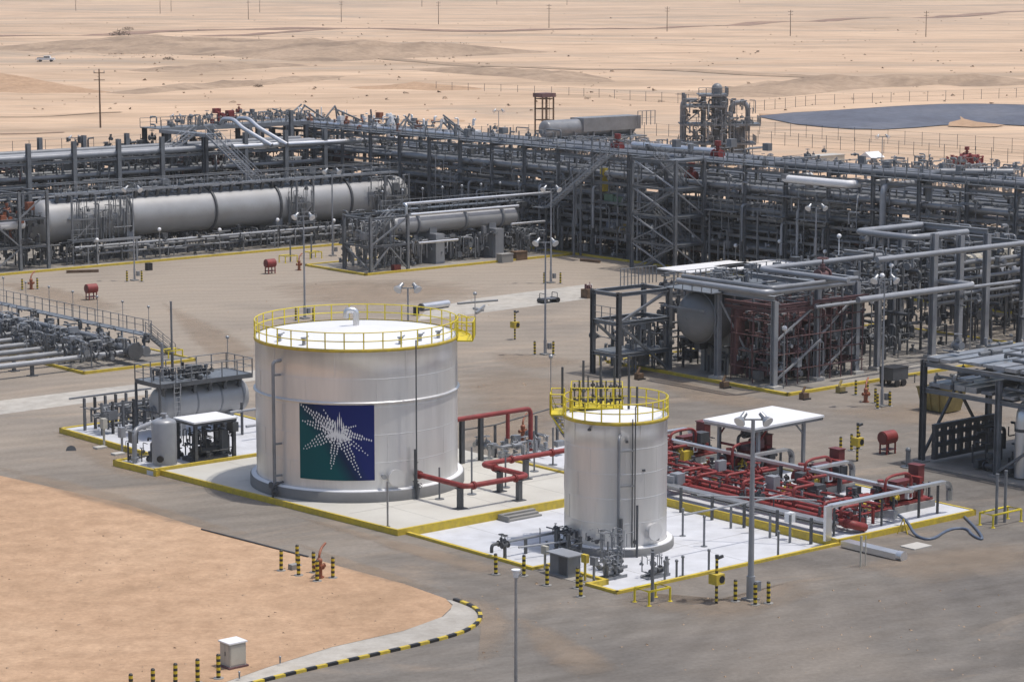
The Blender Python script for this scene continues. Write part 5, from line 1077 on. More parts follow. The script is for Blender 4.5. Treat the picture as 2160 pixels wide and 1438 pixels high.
# second rack behind the long vessel
LB = [3.2, 5.6, 7.8, 10.3]
rb = rack('pipe_rack', 'pipe rack with tall bare columns behind the long vessel', 'u', (47.9,160), 48, 8, LB, 9, 12.3, pipeset(LB, 8, (PIPE,PIPE,STEEL,PIPEL)), [(.4,5.0,420,DARK,(.06,.2)),(5.2,9.8,320,STEEL,(.05,.18)),(1,10,130,PIPEL,(.05,.14)),(3.5,9,26,NET,(.1,.25)),(.4,9.8,300,DARK,(.05,.16))], 200, rails=False, big=.5)
part(rb, 'lagged_pipe', MB().tube([(38,160.4,10.6),(78,160.4,10.6)], .36, 12), PIPEL)
part(rb, 'lagged_pipe', MB().tube([(82,160,10.6),(108,160,10.4)], .34, 14), SILV)
for u_ in (84,86.3): part(rb, 'riser', MB().tube([(u_+3,158.8,10.6),(u_+1.5,163,12.6),(u_+1.5,165,13.6),(u_+1.0,166.5,13.6),(u_+1,167,13)], .27, 10, .7), SILV)
part(rb, 'left_extension', MB().tube([(20,161.5,10.2),(48,161.5,10.2)], .25, 10).tube([(20,163,7.6),(48,163,7.6)], .3, 10).tube([(20,160.6,5.4),(48,160.6,5.4)], .4, 10), PIPE)
rl = rack('pipe_rack', 'low pipe rack running out of view beyond the steel tower', 'u', (12,161), 32, 6, [3,6], 7, 7.2, pipeset([3,6], 6, (PIPE,STEEL,DARK)), [(.4,6.5,260,DARK,(.06,.2)),(1,7,70,PIPEL,(.05,.14))], 240, rails=False)
pu = thing('process_unit', 'dense low process unit of pipes and decks behind the left rack', 'process unit', (72,180,.0))
for i in range(7):
    for v_ in (172, 179, 186): part(pu, 'column', MB().ibeam((44+i*8,v_,0), (44+i*8,v_,8.6), .32), STEEL)
for z in (3.4, 6.2, 8.4):
    for v_ in (172, 179, 186): part(pu, 'beam', MB().ibeam((44,v_,z), (92,v_,z), .24, .34), STEEL)
    part(pu, 'deck', MB().box((44,172.3,z+.2), (92,174.6,z+.26)), GRATE)
part(pu, 'small_piping', clutter(401, 42, 96, 170, 190, .3, 8.4, 760, (.07,.22), 4.5, .25, .3, .15, .07), DARK, kind='stuff'); part(pu, 'pale_piping', clutter(402, 42, 96, 170, 190, 1, 8.8, 150, (.06,.18), 4, .3, .3, .1, .06), PIPE, kind='stuff'); part(pu, 'red_equipment', clutter(403, 46, 92, 171, 176, 5, 8, 16, (.15,.35), 1.5, .2, .3, 0, .4), NET, kind='stuff')
cr2 = thing('crossover_platform', 'raised crossover platform with stairs sloping down either side', 'platform', (84,172,.1))
part(cr2, 'deck', MB().box((77.5,169,12.4), (100,174,12.52)), GRATE); part(cr2, 'handrail', MB().rail([(77.5,169,12.52),(100,169,12.52)], 1.1, .03, 1.5), STEEL); part(cr2, 'handrail', MB().rail([(77.5,174,12.52),(100,174,12.52)], 1.1, .03, 1.5), STEEL)
for u_ in (78,85,92,99.5):
    for v_ in (169.2,173.8): part(cr2, 'column', MB().ibeam((u_,v_,.1), (u_,v_,12.4), .5), DARK if u_ < 86 else STEEL)
part(cr2, 'edge_beam', MB().beam((77.4,168.9,12.4), (100,168.9,12.4), .2, .5), PIPE)
part(cr2, 'stair', MB().stair((77.3,161.4,12.4), (72,161.4,9.4), 1.2), PIPEL); part(cr2, 'stair', MB().stair((77.8,158.6,12.4), (77.8,148.4,7.3), 1.2), PIPEL); part(cr2, 'landing', MB().box((77.2,158.6,12.3), (78.9,169,12.4)), GRATE); part(cr2, 'landing_beam', MB().beam((77.2,158.6,12.25), (77.2,169,12.25), .15, .4), PIPEL)
for v_ in (158.8, 163.5): part(cr2, 'column', MB().ibeam((77.4,v_,.1), (77.4,v_,12.3), .4), DARK)
part(cr2, 'top_piping', clutter(141, 78, 100, 169.3, 173.8, 12.55, 13.8, 110, (.05,.13), 1.6, .4, .35, .1, .05), STEEL, kind='stuff'); part(cr2, 'red_fittings', clutter(142, 86, 93, 169.3, 173, 12.6, 14.2, 10, (.08,.16), 1.2, .2, .3, 0, .3), RED, kind='stuff')
part(cr2, 'small_piping', clutter(143, 70, 108, 169, 182, .4, 11, 420, (.06,.2), 3.5, .3, .3, .15, .06), DARK, kind='stuff'); part(cr2, 'red_vessels', MB().cyl((77,172,7.5), (79.5,172,7.5), .9, 14).cyl((84,176,7.6), (87,176,7.6), .9, 14).cyl((104,170,7.8), (106.5,170,7.8), 1.0, 14), NET)
for u_, v_, z0, z1 in ((96,167.5,0.1,14.2),): part(cr2, 'tall_column', MB().ibeam((u_,v_,z0), (u_,v_,z1), .45), STEEL)
# ================================================================== exchanger skid before the rack
ex = thing('exchanger_skid', 'grey exchanger drum on two pale piers with railed deck above', 'heat exchanger', (84,120.5,.12))
part(ex, 'shell', MB().lathe((76.5,120.6,4.5), [(1.05,0),(1.05,17)], 32, 'u').head((76.5,120.6,4.5), 1.05, .5, -1).head((93.5,120.6,4.5), 1.05, .5, 1), VESS)
for u_ in (79.5, 86.2, 91.5): part(ex, 'flange', MB().lathe((u_,120.6,4.5), [(1.05,-.12),(1.28,-.12),(1.28,.12),(1.05,.12)], 32, 'u'), PIPE)
for u_ in (81.5, 90.0): part(ex, 'pier', MB().box((u_-.6,118.4,.12), (u_+.6,121.9,3.4)), PIPEL); part(ex, 'saddle', MB().box((u_-.5,119.6,3.4), (u_+.5,121.6,4.0)), PIPE)
part(ex, 'deck', MB().box((76,121.9,5.9), (96.5,123.0,5.98)), GRATE); part(ex, 'handrail', MB().rail([(76,121.9,5.98),(96.5,121.9,5.98)], 1.1, .03, 1.4), STEEL)
part(ex, 'lagged_pipe', MB().tube([(77.2,118.9,5.4),(77.2,118.9,6.9),(77.2,119.4,6.9),(98.5,119.4,6.9)], .17, 10), SILV); part(ex, 'pipe', MB().tube([(77.6,118.7,5.75),(93,118.7,5.75)], .18, 10), SILV)
part(ex, 'pipe', MB().tube([(78,117.8,2.7),(83.5,117.8,2.7)], .14, 10), SILV); part(ex, 'pipe', MB().tube([(91,117.6,3.9),(96,117.6,3.9)], .14, 10), SILV)
for i in range(8): q = Vector((76.5+i*2.8,122.3,5.98)); part(ex, 'lamp', MB().cyl(q, q+Vector((0,0,2.0)), .03, 5).ball(q+Vector((0,0,2.1)), .17), GALV)
for i in range(7): part(ex, 'deck_post', MB().beam((76.4+i*3.3,122.6,.12), (76.4+i*3.3,122.6,5.9), .18), STEEL)
part(ex, 'small_piping', clutter(81, 71, 98, 118.6, 124, .3, 3.0, 260, (.05,.16), 2.4, .4, .3, .12, .04), STEEL, kind='stuff'); part(ex, 'small_fittings', clutter(82, 74, 98, 118.2, 122, .3, 2.8, 200, (.03,.1), 2.0, .45, .25, .15, .03), PIPE, kind='stuff'); part(ex, 'dark_fittings', clutter(83, 72, 99, 121.5, 125, .3, 6.0, 300, (.05,.14), 2.0, .4, .3, .12, .05), DARK, kind='stuff')
xf = thing('steel_tower', 'braced steel access tower at the exchanger skid left end', 'steel frame', (73,119,.12))
for u_ in (70.6, 75.6):
    for v_ in (116.6, 121.4): part(xf, 'column', MB().ibeam((u_,v_,.12), (u_,v_,6.1), .3), STEEL)
for z in (2.9, 5.9):
    for v_ in (116.6, 121.4): part(xf, 'beam', MB().ibeam((70.6,v_,z), (75.6,v_,z), .2), STEEL)
    for u_ in (70.6, 75.6): part(xf, 'beam', MB().ibeam((u_,116.6,z-.02), (u_,121.4,z-.02), .2), STEEL)
for a, b in (((70.6,116.6,.2),(73.1,116.6,2.8)),((75.6,116.6,.2),(73.1,116.6,2.8)),((70.6,116.6,3.0),(75.6,116.6,5.8)),((70.6,116.6,.2),(70.6,121.4,2.8))): part(xf, 'brace', MB().beam(a, b, .16), STEEL)
part(xf, 'stair', MB().stair((71.2,118.5,3.0), (75,118.5,5.9), .8), GALV); part(xf, 'small_piping', clutter(84, 70.8, 75.4, 117, 121, .3, 5.5, 110, (.04,.12), 1.8, .5, .25, .1, .03), STEEL, kind='stuff')
part(xf, 'red_box', MB().cbox((74.2,116.9,.12), (.9,.6,.6)), REDD)
for px, py, lab in ((1065,553,'grey crate at the exchanger skid kerb'),(1095,548,'brown crate at the exchanger skid kerb')): 
    q = V3(S(px,py)); t = thing('crate', lab, 'crate', q); part(t, 'box', MB().cbox(q, (1.6,1.0,.9)), CONC if 'grey' in lab else WOOD); part(t, 'lid', MB().cbox(q+Vector((0,0,.902)), (1.7,1.1,.08)), CONC if 'grey' in lab else WOOD)
# ================================================================== separator unit with portal frames
ot = thing('steel_tower', 'open dark steel frame tower left of the dome ended vessel', 'steel frame', (48.6,52,.0))
for u_ in (46.0, 51.6):
    for v_ in (53.6, 50.5): part(ot, 'column', MB().ibeam((u_,v_,0), (u_,v_,6.9), .34), STEEL if u_ > 47 else DARK)
for z in (1.75, 4.35, 6.7):
    for v_ in (53.6, 50.5): part(ot, 'beam', MB().ibeam((46,v_,z), (51.6,v_,z), .26, .3), STEEL)
    for u_ in (46, 51.6): part(ot, 'beam', MB().ibeam((u_,50.5,z-.02), (u_,53.6,z-.02), .26, .3), STEEL)
for a, b in (((46.2,50.5,4.2),(51.4,50.5,.2)),((46.2,53.6,4.2),(51.4,53.6,.2)),((46.2,50.5,4.5),(51.4,50.5,6.6))): part(ot, 'brace', MB().beam(a, b, .2), STEEL)
part(ot, 'handrail', MB().rail([(46,50.5,4.5),(46,53.6,4.5)], 1.1, .03, 1.0), STEEL); part(ot, 'handrail', MB().rail([(49,53.6,6.85),(53,53.6,6.85)], 1.4, .03, .4), STEEL); part(ot, 'deck', MB().box((46.1,50.6,1.9), (51.5,53.5,1.96)), GRATE); part(ot, 'small_piping', clutter(91, 48, 53, 50.5, 56, .2, 4, 120, (.04,.12), 2, .45, .25, .15, .03), STEEL, kind='stuff')
dv = thing('separator_vessel', 'dome ended grey separator vessel inside the portal frames', 'vessel', (56,46.8,.12))
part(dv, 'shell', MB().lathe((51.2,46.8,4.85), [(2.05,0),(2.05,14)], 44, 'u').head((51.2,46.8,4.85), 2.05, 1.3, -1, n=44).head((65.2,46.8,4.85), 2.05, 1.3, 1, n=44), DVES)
part(dv, 'head_band', MB().lathe((51.2,46.8,4.85), [(2.05,-.08),(2.11,-.08),(2.11,.08),(2.05,.08)], 44, 'u'), PIPE)
for u_ in (53.5, 62): part(dv, 'saddle', MB().box((u_-.35,45.2,.12), (u_+.35,48.4,3.6)), CONC)
part(dv, 'ring_beam', MB().beam((49.6,44.4,5.7), (49.6,49.4,5.7), .16), STEEL); part(dv, 'platform', MB().box((49.9,44.0,7.1), (64,49.4,7.18)), GRATE); part(dv, 'handrail', MB().rail([(49.9,44.0,7.18),(49.9,49.4,7.18),(64,49.4,7.18)], 1.1, .03, 1.2), STEEL)
part(dv, 'top_piping', clutter(92, 52, 64, 45, 49, 7.2, 8.3, 70, (.05,.13), 2, .4, .35, .05, .04), STEEL, kind='stuff'); part(dv, 'small_piping', clutter(93, 52, 70, 40, 55, .2, 2.6, 330, (.05,.16), 3, .35, .3, .15, .04), DARK, kind='stuff'); part(dv, 'dark_piping', clutter(94, 54, 72, 48, 56, .2, 6.5, 260, (.06,.2), 3, .35, .25, .2, .05), DARK, kind='stuff')
pf = thing('portal_frame', 'pale steel portal frames carrying large elbowed pipes', 'pipe support', (60,41,.12))
def portal(u_, v0, v1, h, m=PIPEL, w_=.42):
    part(pf, 'column', MB().ibeam((u_,v0,.12), (u_,v0,h), w_), m); part(pf, 'footing', MB().cbox((u_,v0,.12), (1.0,1.0,.25)), CONCL)
    if v1 is not None:
        part(pf, 'column', MB().ibeam((u_,v1,.12), (u_,v1,h), w_), m); part(pf, 'footing', MB().cbox((u_,v1,.12), (1.0,1.0,.25)), CONCL); part(pf, 'cross_beam', MB().ibeam((u_,v0,h+.2), (u_,v1,h+.2), .36, .4), m)
portal(51.3, 44.6, 38.4, 7.0); portal(57.0, 39.2, 47.2, 7.6); portal(61.6, 39.2, 47.2, 7.6); portal(64.4, 39.4, None, 7.6); portal(72.4, 44.8, 50.5, 8.0); portal(72.6, 40.6, None, 10.6, PIPEL, .5); portal(76.2, 40.8, None, 10.2, PIPEL, .5); portal(80.2, 41.2, 50.8, 10.0, PIPEL, .5); portal(85.5, 41.4, 51, 8.6, PIPE, .45)
for u0, u1, v_ in ((51.3,57,38.8),(57,61.6,39.2)): part(pf, 'brace', MB().beam((u0,v_,.3), (u1,v_,3.4), .14), PIPEL); part(pf, 'brace', MB().beam((u0,v_,3.4), (u1,v_,6.6), .14), PIPEL)
part(pf, 'brace', MB().beam((51.3,44.4,6.4), (53.5,43,1.5), .14), PIPEL)
a = S(1432,588,8.6)
def run(z, start, moves, r, m, b=None, nm='pipe'):
    p = S(*start, z); P = [p]
    for ax, px in moves: p = along(p, ax, px); P.append(p)
    part(pf, nm, MB().tube(P, r, 14, b or r*3), m); return P
run(8.0, (1430,592), (('v',1612),('u',1800)), .24, PIPEL); run(8.3, (1440,582), (('v',1628),('u',1808)), .18, PIPE)
run(8.6, (1790,592), (('v',1602),('u',1858)), .22, PIPEL); run(9.4, (1850,548), (('u',2200),), .22, PIPEL)
run(6.6, (1810,633), (('u',2056),('v',1985)), .26, PIPEL); run(6.2, (1720,648), (('u',2150),), .14, PIPEL); run(6.0, (1560,640), (('u',1790),), .18, PIPE)
run(10.2, (1945,474), (('u',1806),('v',1925),('u',2040)), .26, PIPEL)
for z, y_ in ((9.0,520),(7.6,545),(7.0,560),(6.2,578),(5.0,610),(4.2,625)): run(z, (1960,y_+18), (('u',2220),), .15 if z != 7.6 else .2, PIPEL if z in (9.0,6.2) else PIPE)
part(pf, 'lagged_drum', MB().cyl(S(2035,555,6.6), along(S(2035,555,6.6),'u',2170), .75, 18), TANV); part(pf, 'lagged_drum', MB().cyl(S(2005,585,4.8), along(S(2005,585,4.8),'u',2180), .6, 18), PIPEL)
part(pf, 'tan_cover', MB().cbox(S(2105,548,6.9), (1.6,1.6,1.0)), TANV)
part(pf, 'valve', MB().valve(S(1735,580,8.6), 'u', .4, True), NET)
part(pf, 'small_piping', clutter(95, 52, 66, 38.5, 44, 6.2, 7.6, 120, (.05,.12), 3, .2, .3, .1, .04), STEEL, kind='stuff'); part(pf, 'dark_piping', clutter(96, 70, 96, 42, 56, .2, 7.5, 420, (.08,.24), 4, .3, .25, .2, .06), DARK, kind='stuff'); part(pf, 'pale_fittings', clutter(97, 66, 92, 40, 52, 4, 9.4, 120, (.06,.16), 3, .3, .3, .1, .05), PIPE, kind='stuff')
for q_ in ((1880,560,8.8),(1770,498,10.5)): part(pf, 'lamp', MB().ball(S(*q_), .2).beam(tuple(V3(S(*q_))-Vector((0,0,1.6))), S(*q_), .06), WHITE)
rx = thing('scaffold_skid', 'rust red scaffolded equipment skid between the portal columns', 'equipment skid', (57,42.5,.12))
sc = MB()
for i in range(9):
    for v_ in (38.9, 41.4, 43.8):
        u_ = 52+i*1.25; sc.cyl((u_,v_,.12), (u_,v_,6.4), .05, 5)
for z in (1.3, 2.6, 3.9, 5.2, 6.3):
    for v_ in (38.9, 41.4, 43.8): sc.cyl((51.9,v_,z), (62.2,v_,z), .045, 5)
    for i in range(9): sc.cyl((52+i*1.25,38.8,z), (52+i*1.25,43.9,z), .045, 5)
part(rx, 'scaffold', sc, NET, kind='stuff'); 
for z in (6.1, 6.5): part(rx, 'top_beam', MB().ibeam((51.6,38.7,z), (62.5,38.7,z), .2, .25), NET); part(rx, 'top_beam', MB().ibeam((51.6,38.7,z-.03), (51.6,44.2,z-.03), .2, .25), NET)
part(rx, 'grey_equipment', clutter(97, 52.4, 62, 39.2, 44, .2, 5.6, 140, (.05,.16), 2.2, .4, .3, .1, .08), STEEL, kind='stuff'); part(rx, 'equipment', clutter(98, 52.4, 62, 39.2, 44, .2, 5.6, 110, (.05,.15), 2.2, .4, .3, .1, .08), NET, kind='stuff'); part(rx, 'drum', MB().cyl((55,42,4.8), (61,42,4.8), .7, 16), NET); part(rx, 'gooseneck', MB().tube([(58.5,40,6.0),(62.3,40,6.0),(62.3,40,.2)], .26, 12, 1.0), PIPE); part(rx, 'panels', MB().box((52.2,43.5,.5), (53.2,43.9,5.8)), NET); part(rx, 'pale_fittings', clutter(99, 53, 62, 39, 43, .3, 3.4, 90, (.04,.1), 1.6, .4, .3, .1, .08), PIPEL, kind='stuff')
rt = thing('process_skid', 'dark process skid with drum and stairs above the two deck frame', 'equipment skid', (76,29,.1))
part(rt, 'drum', MB().cyl((77,25.5,3.6), (90,25.5,3.6), 1.6, 24), DARK); part(rt, 'lagged_pipe', MB().tube([(72.5,27.5,4.8),(90,27.5,4.8)], .36, 14), SILV)
for u_ in (70, 75.5, 81, 87):
    for v_ in (29.5, 23.5): part(rt, 'column', MB().ibeam((u_,v_,0), (u_,v_,5.2), .3), DARK)
for z in (2.0, 5.0):
    for v_ in (29.5, 23.5): part(rt, 'beam', MB().ibeam((70,v_,z), (87,v_,z), .22), STEEL)
    for u_ in (70, 75.5, 81, 87): part(rt, 'beam', MB().ibeam((u_,23.5,z-.02), (u_,29.5,z-.02), .22), STEEL)
part(rt, 'stair', MB().stair((71,28,.1), (75.5,28,4.9), .9), GALV); part(rt, 'handrail', MB().rail([(70,23.5,5.2),(70,29.5,5.2),(87,29.5,5.2)], 1.1, .03, 1.2), STEEL); part(rt, 'small_piping', clutter(89, 70.5, 88, 22, 30, .2, 5, 260, (.06,.18), 3, .35, .3, .12, .05), DARK, kind='stuff'); part(rt, 'red_equipment', clutter(90, 75, 82, 22, 26, .3, 3, 30, (.1,.2), 1.4, .3, .4, 0, .2), REDD, kind='stuff')
R_ = random.Random(123)
def area_lamp(p, h, lab, grp):
    t = thing('area_lamp', lab, 'lamp', p, grp); q = V3(p); part(t, 'pole', MB().cyl(q, q+Vector((0,0,h)), .05, 6), GALV); part(t, 'globe', MB().ball(q+Vector((0,0,h+.15)), .22, 10), WHITE)
for i in range(9): area_lamp((99.3,52+i*6.4,.12), 3.0+(i % 3)*.5, 'small white globe lamp at the foot of the main pipe rack', 'globe lamps along the main pipe rack')
for i in range(7): area_lamp((52+i*5.6,44.0 if i % 2 else 38.0,.12), 4.6+(i % 3)*1.6, 'small white globe lamp among the portal frames', 'globe lamps among the portal frames')
for i in range(6): area_lamp((52+i*8,141.8,.12), 2.6+(i % 2)*.6, 'small white globe lamp beside the long vessel kerb', 'globe lamps by the long vessel')
for k_, (v_, z0, m_, lab) in enumerate(((112.6,7.4,YEL,'yellow'),(111.4,6.2,GREEN,'green'),(109.8,6.0,GREEN,'green'),(111.0,3.4,BLUE,'blue'),(109.2,3.3,MUST,'mustard'))):
    part(mr, lab+'_box', MB().cbox((100.5,v_,z0), (.8,1.5 if k_ else .5,1.0 if k_ else 2.6)), m_)
for i in range(30):
    v_ = R_.uniform(50,142); z0 = R_.uniform(.3,5); z1 = z0+R_.uniform(2,6); u_ = 99.5-R_.random()*.3
    part(mr, 'riser', MB().tube([(u_,v_,z0),(u_,v_,z1),(u_+R_.uniform(1,3),v_,z1)], R_.choice((.07,.1,.16)), 8), R_.choice((PIPE,STEEL,DARK,PIPEL)))
for i in range(9):
    v_ = R_.uniform(50,140); z0 = R_.choice((4.8,6.8,9.0)); part(mr, 'side_platform', MB().box((98.6,v_,z0), (99.8,v_+R_.uniform(2.5,6),z0+.08)), GRATE); part(mr, 'platform_rail', MB().rail([(98.6,v_,z0+.08),(98.6,v_+3,z0+.08)], 1.1, .03, 1.0), STEEL)
part(mr, 'face_piping', clutter(300, 98.8, 100.2, 50, 142, .3, 11, 330, (.04,.13), 4, .35, .3, .1, .06), STEEL, kind='stuff'); part(mr, 'pale_face_piping', clutter(301, 98.8, 100.2, 50, 142, .3, 10, 90, (.04,.12), 3, .35, .3, .1, .06), PIPEL, kind='stuff')
# white canopies between the yard and the main rack
for px, py, px2, py2, lab in ((1440,573,1560,552,'flat white canopy roof before the main rack'),(1545,566,1650,550,'white canopy roof edge behind the dome ended vessel')):
    a = V3(S(px,py,2.6)); b = V3(S(px2,py2,2.6)); t = thing('white_canopy', lab, 'canopy', ((a.x+b.x)/2,(a.y+b.y)/2,0)); part(t, 'roof', MB().box((a.x,min(a.y,b.y)-1.0,2.5), (b.x,max(a.y,b.y)+1.5,2.62)), WHITE)
    for x in (a.x+.3, b.x-.3): part(t, 'post', MB().beam((x,a.y,.0), (x,a.y,2.5), .12), STEEL); part(t, 'post', MB().beam((x,a.y+1,.0), (x,a.y+1,2.5), .12), STEEL)
# ================================================================== beyond the plant
ft = thing('horizontal_tank', 'big grey horizontal tank on a frame beyond the main rack', 'tank', S(1255,338)); q = V3(S(1150,345)); zc = 5.6
part(ft, 'shell', MB().lathe((q.x,q.y,zc), [(1.5,0),(1.5,19)], 30, 'u').head((q.x,q.y,zc), 1.5, .7, -1).head((q.x+19,q.y,zc), 1.5, .7, 1), PIPE)
part(ft, 'cover', MB().box((q.x+7,q.y-1.7,zc-.6), (q.x+20,q.y+1.7,zc+1.65)), PIPE)
for i in range(5):
    for dv_ in (-1.5, 1.5): part(ft, 'leg', MB().beam((q.x+1+i*4.2,q.y+dv_,0), (q.x+1+i*4.2,q.y+dv_,zc-.5), .3), STEEL)
part(ft, 'deck', MB().box((q.x-2,q.y-2.2,zc-1.9), (q.x+21,q.y+2.2,zc-1.7)), GRATE); part(ft, 'small_piping', clutter(151, q.x-2, q.x+21, q.y-2.5, q.y+2.5, .3, zc-1.5, 160, (.06,.2), 3, .3, .3, .15, .06), STEEL, kind='stuff'); part(ft, 'top_rail', MB().rail([(q.x+19,q.y-2,zc),(q.x+23,q.y-2,zc)], 2.4, .05, 1.0), STEEL)
tw_ = thing('lattice_tower', 'small rust coloured lattice tower with a flat cap', 'tower', S(1148,312)); q = V3(S(1148,312)); lt = MB(); 
for x, y_ in ((-1.3,-1.0),(1.3,-1.0),(1.3,1.0),(-1.3,1.0)): part(tw_, 'leg', MB().beam(q+Vector((x,y_,0)), q+Vector((x,y_,9.3)), .22), WOOD)
for z in (3.0, 5.0, 7.0, 8.8): part(tw_, 'tie', MB().tube([q+Vector((x,y_,z)) for x, y_ in ((-1.3,-1.0),(1.3,-1.0),(1.3,1.0),(-1.3,1.0))], .1, 5, closed=True), WOOD)
part(tw_, 'cap', MB().cbox(q+Vector((0,0,9.1)), (3.2,2.6,.7)), NET); part(tw_, 'ladder', MB().ladder(tuple(q+Vector((0,-1.1,0))), 9.3), WOOD)
pt = thing('process_tower', 'tall steel process structure with looping pipes and decks', 'tower', S(1510,345)); q = V3(S(1510,348)); w_ = Vector((math.cos(-TH), math.sin(-TH), 0)); dp = Vector((-w_.y, w_.x, 0))
Q = lambda x, y_, z: q+w_*x+dp*y_+Vector((0,0,z))
for x in (-5.2, -2.0, 1.4, 4.6):
    for y_ in (0, 4): part(pt, 'column', MB().beam(Q(x,y_,0), Q(x,y_,(11.6 if x < 2 else 7.2)), .38), STEEL)
for z, x0, x1 in ((3.5,-6,6.5),(6.6,-6,7.2),(9.6,-5.6,1.8),(11.4,-3,1.8)):
    part(pt, 'deck', MB().prism([Q(x0,-.8,z), Q(x1,-.8,z), Q(x1,4.8,z), Q(x0,4.8,z)], z, z+.15), GRATE); part(pt, 'handrail', MB().rail([Q(x0,-.8,z+.15), Q(x1,-.8,z+.15), Q(x1,4.8,z+.15)], 1.1, .045, 1.3), STEEL); part(pt, 'edge_beam', MB().beam(Q(x0,-.85,z), Q(x1,-.85,z), .2, .35), PIPE)
for a, b in (((-5.2,3.6),(-2,6.5)),((-2,3.6),(-5.2,6.5)),((-2,6.8),(1.4,9.5)),((1.4,6.8),(-2,9.5)),((-5.2,6.8),(-2,9.5))): part(pt, 'brace', MB().beam(Q(a[0],0,a[1]), Q(b[0],0,b[1]), .2), STEEL)
part(pt, 'vessel', MB().cyl(Q(.2,2,0), Q(.2,2,12.4), .9, 18).ball(Q(.2,2,12.4), .9, 14), STEEL); part(pt, 'vessel', MB().cyl(Q(3.6,2,.5), Q(3.6,2,6.2), 1.4, 20), PIPE)
part(pt, 'loop_pipe', MB().tube([Q(2.4,.6,5.5), Q(2.4,.6,10.2), Q(5.2,.6,10.2), Q(5.2,.6,5.5)], .42, 12, 1.3), PIPE); part(pt, 'loop_pipe', MB().tube([Q(-5.6,.6,4.0), Q(-5.6,.6,10.6), Q(-3.2,.6,10.6)], .36, 12, 1.0), PIPE)
part(pt, 'small_piping', clutter(161, q.x-5, q.x+6, q.y-4, q.y+5, .5, 10.5, 260, (.06,.18), 2.4, .4, .3, .1, .05), STEEL, kind='stuff')
# smaller units behind the main rack
for i, (px, py, w0, h0, n_, lab) in enumerate(((940,350,16,3.2,170,'low cluster of valves and pipes beyond the main rack'),(1330,352,14,4.2,170,'pipe cluster beside the far horizontal tank'),(1620,372,18,2.6,120,'low pipe cluster below the process tower'),(1960,392,22,3.6,200,'pipe and valve cluster near the red monitor skid'),(2090,420,14,4.6,140,'pipe cluster at the end of the main rack'),(800,330,18,3.4,170,'valve cluster behind the crossover platform'))):
    q = V3(S(px,py)); t = thing('pipe_cluster', lab, 'piping', q); part(t, 'small_piping', clutter(170+i, q.x-w0/2, q.x+w0/2, q.y-w0/2, q.y+w0/2, .2, h0, n_, (.06,.2), 3.5, .35, .35, .15, .05), STEEL, kind='stuff'); part(t, 'fittings', clutter(190+i, q.x-w0/2, q.x+w0/2, q.y-w0/2, q.y+w0/2, .2, h0, n_//3, (.06,.16), 2.5, .4, .35, .1, .05), PIPEL, kind='stuff')
rs = thing('monitor_skid', 'bright red skid of fire monitors beyond the pipe rack', 'fire skid', S(2030,372)); q = V3(S(2030,372)); part(rs, 'frame', MB().cbox((q.x,q.y,1.2), (5,2.4,.4)), RED); part(rs, 'monitors', clutter(177, q.x-3, q.x+3, q.y-2.4, q.y+2, 1.4, 3.2, 50, (.1,.26), 2.0, .3, .35, 0, .12), RED, kind='stuff')
for x, y_ in ((-2.2,-1),(2.2,-1),(2.2,1),(-2.2,1)): part(rs, 'leg', MB().beam((q.x+x,q.y+y_,0), (q.x+x,q.y+y_,1.2), .2), REDD)
cb2 = thing('site_container', 'pale beige site container near the far fence', 'container', S(1742,362)); q = V3(S(1742,362)); part(cb2, 'body', MB().cbox((q.x,q.y,.2), (5.8,2.6,2.4)), BEIGE); part(cb2, 'door', MB().box((q.x-2.925,q.y-.5,.3), (q.x-2.905,q.y+.6,2.2)), DARK); part(cb2, 'roof', MB().cbox((q.x,q.y,2.602), (6.0,2.8,.1)), CONCL); part(cb2, 'base', MB().cbox((q.x,q.y,0), (5.4,2.2,.2)), DARK)
sh2 = thing('gable_shelter', 'tiny white gable roofed shelter near the far fence', 'shelter', S(1838,358)); q = V3(S(1838,358)); part(sh2, 'roof', MB().add([(q.x-1.6,q.y-1.4,2.0),(q.x+1.6,q.y-1.4,2.0),(q.x+1.6,q.y,2.9),(q.x-1.6,q.y,2.9),(q.x-1.6,q.y+1.4,2.0),(q.x+1.6,q.y+1.4,2.0)], [(0,1,2,3),(3,2,5,4),(0,3,4),(1,5,2)]), WHITE)
for x in (-1.4,1.4):
    for y_ in (-1.2,1.2): part(sh2, 'post', MB().beam((q.x+x,q.y+y_,0), (q.x+x,q.y+y_,2.1), .1), STEEL)
# fences
fpm = {}
def fence(pts, label, step=3.0, h=2.4, r=.05, group='wire fences round the plant'):
    P = [V3(p) for p in pts]; t = thing('wire_fence', label, 'fence', P[0], group)
    if (h, r) not in fpm: fpm[(h, r)] = local_mesh('fence_post', MB().cyl((0,0,-.3), (0,0,h), r, 6), DARK)
    wires = MB()
    for a, b in zip(P, P[1:]):
        k = max(1, round((b-a).length/step))
        for i in range(k): share(t, 'fence_post', fpm[(h, r)], a+(b-a)*(i/k))
        for z in (.1, h*.5, h*.95): wires.beam(a+Vector((0,0,z)), b+Vector((0,0,z)), .03)
    part(t, 'wires', wires, DARK)
fence([(90,289,0),(196,289,0),(196,260,0)], 'wire fence along the sand behind the left pipe rack', 3.2)
fence([(240,262,0),(240,150,0)], 'inner wire fence behind the red monitor skid', 3.4)
fence([(258,250,0),(258,160,0)], 'outer wire fence below the dark lined basin', 4.0, 2.6, .045)
fence([S(920,192), S(1200,205), S(1430,218), S(1590,236), S(1720,222), S(2180,205)], 'distant wire fence skirting the desert above the basin', 5.5, 2.4, .06)
fence([(182,272,0),(236,262,0)], 'short wire fence near the lattice tower', 3.4)
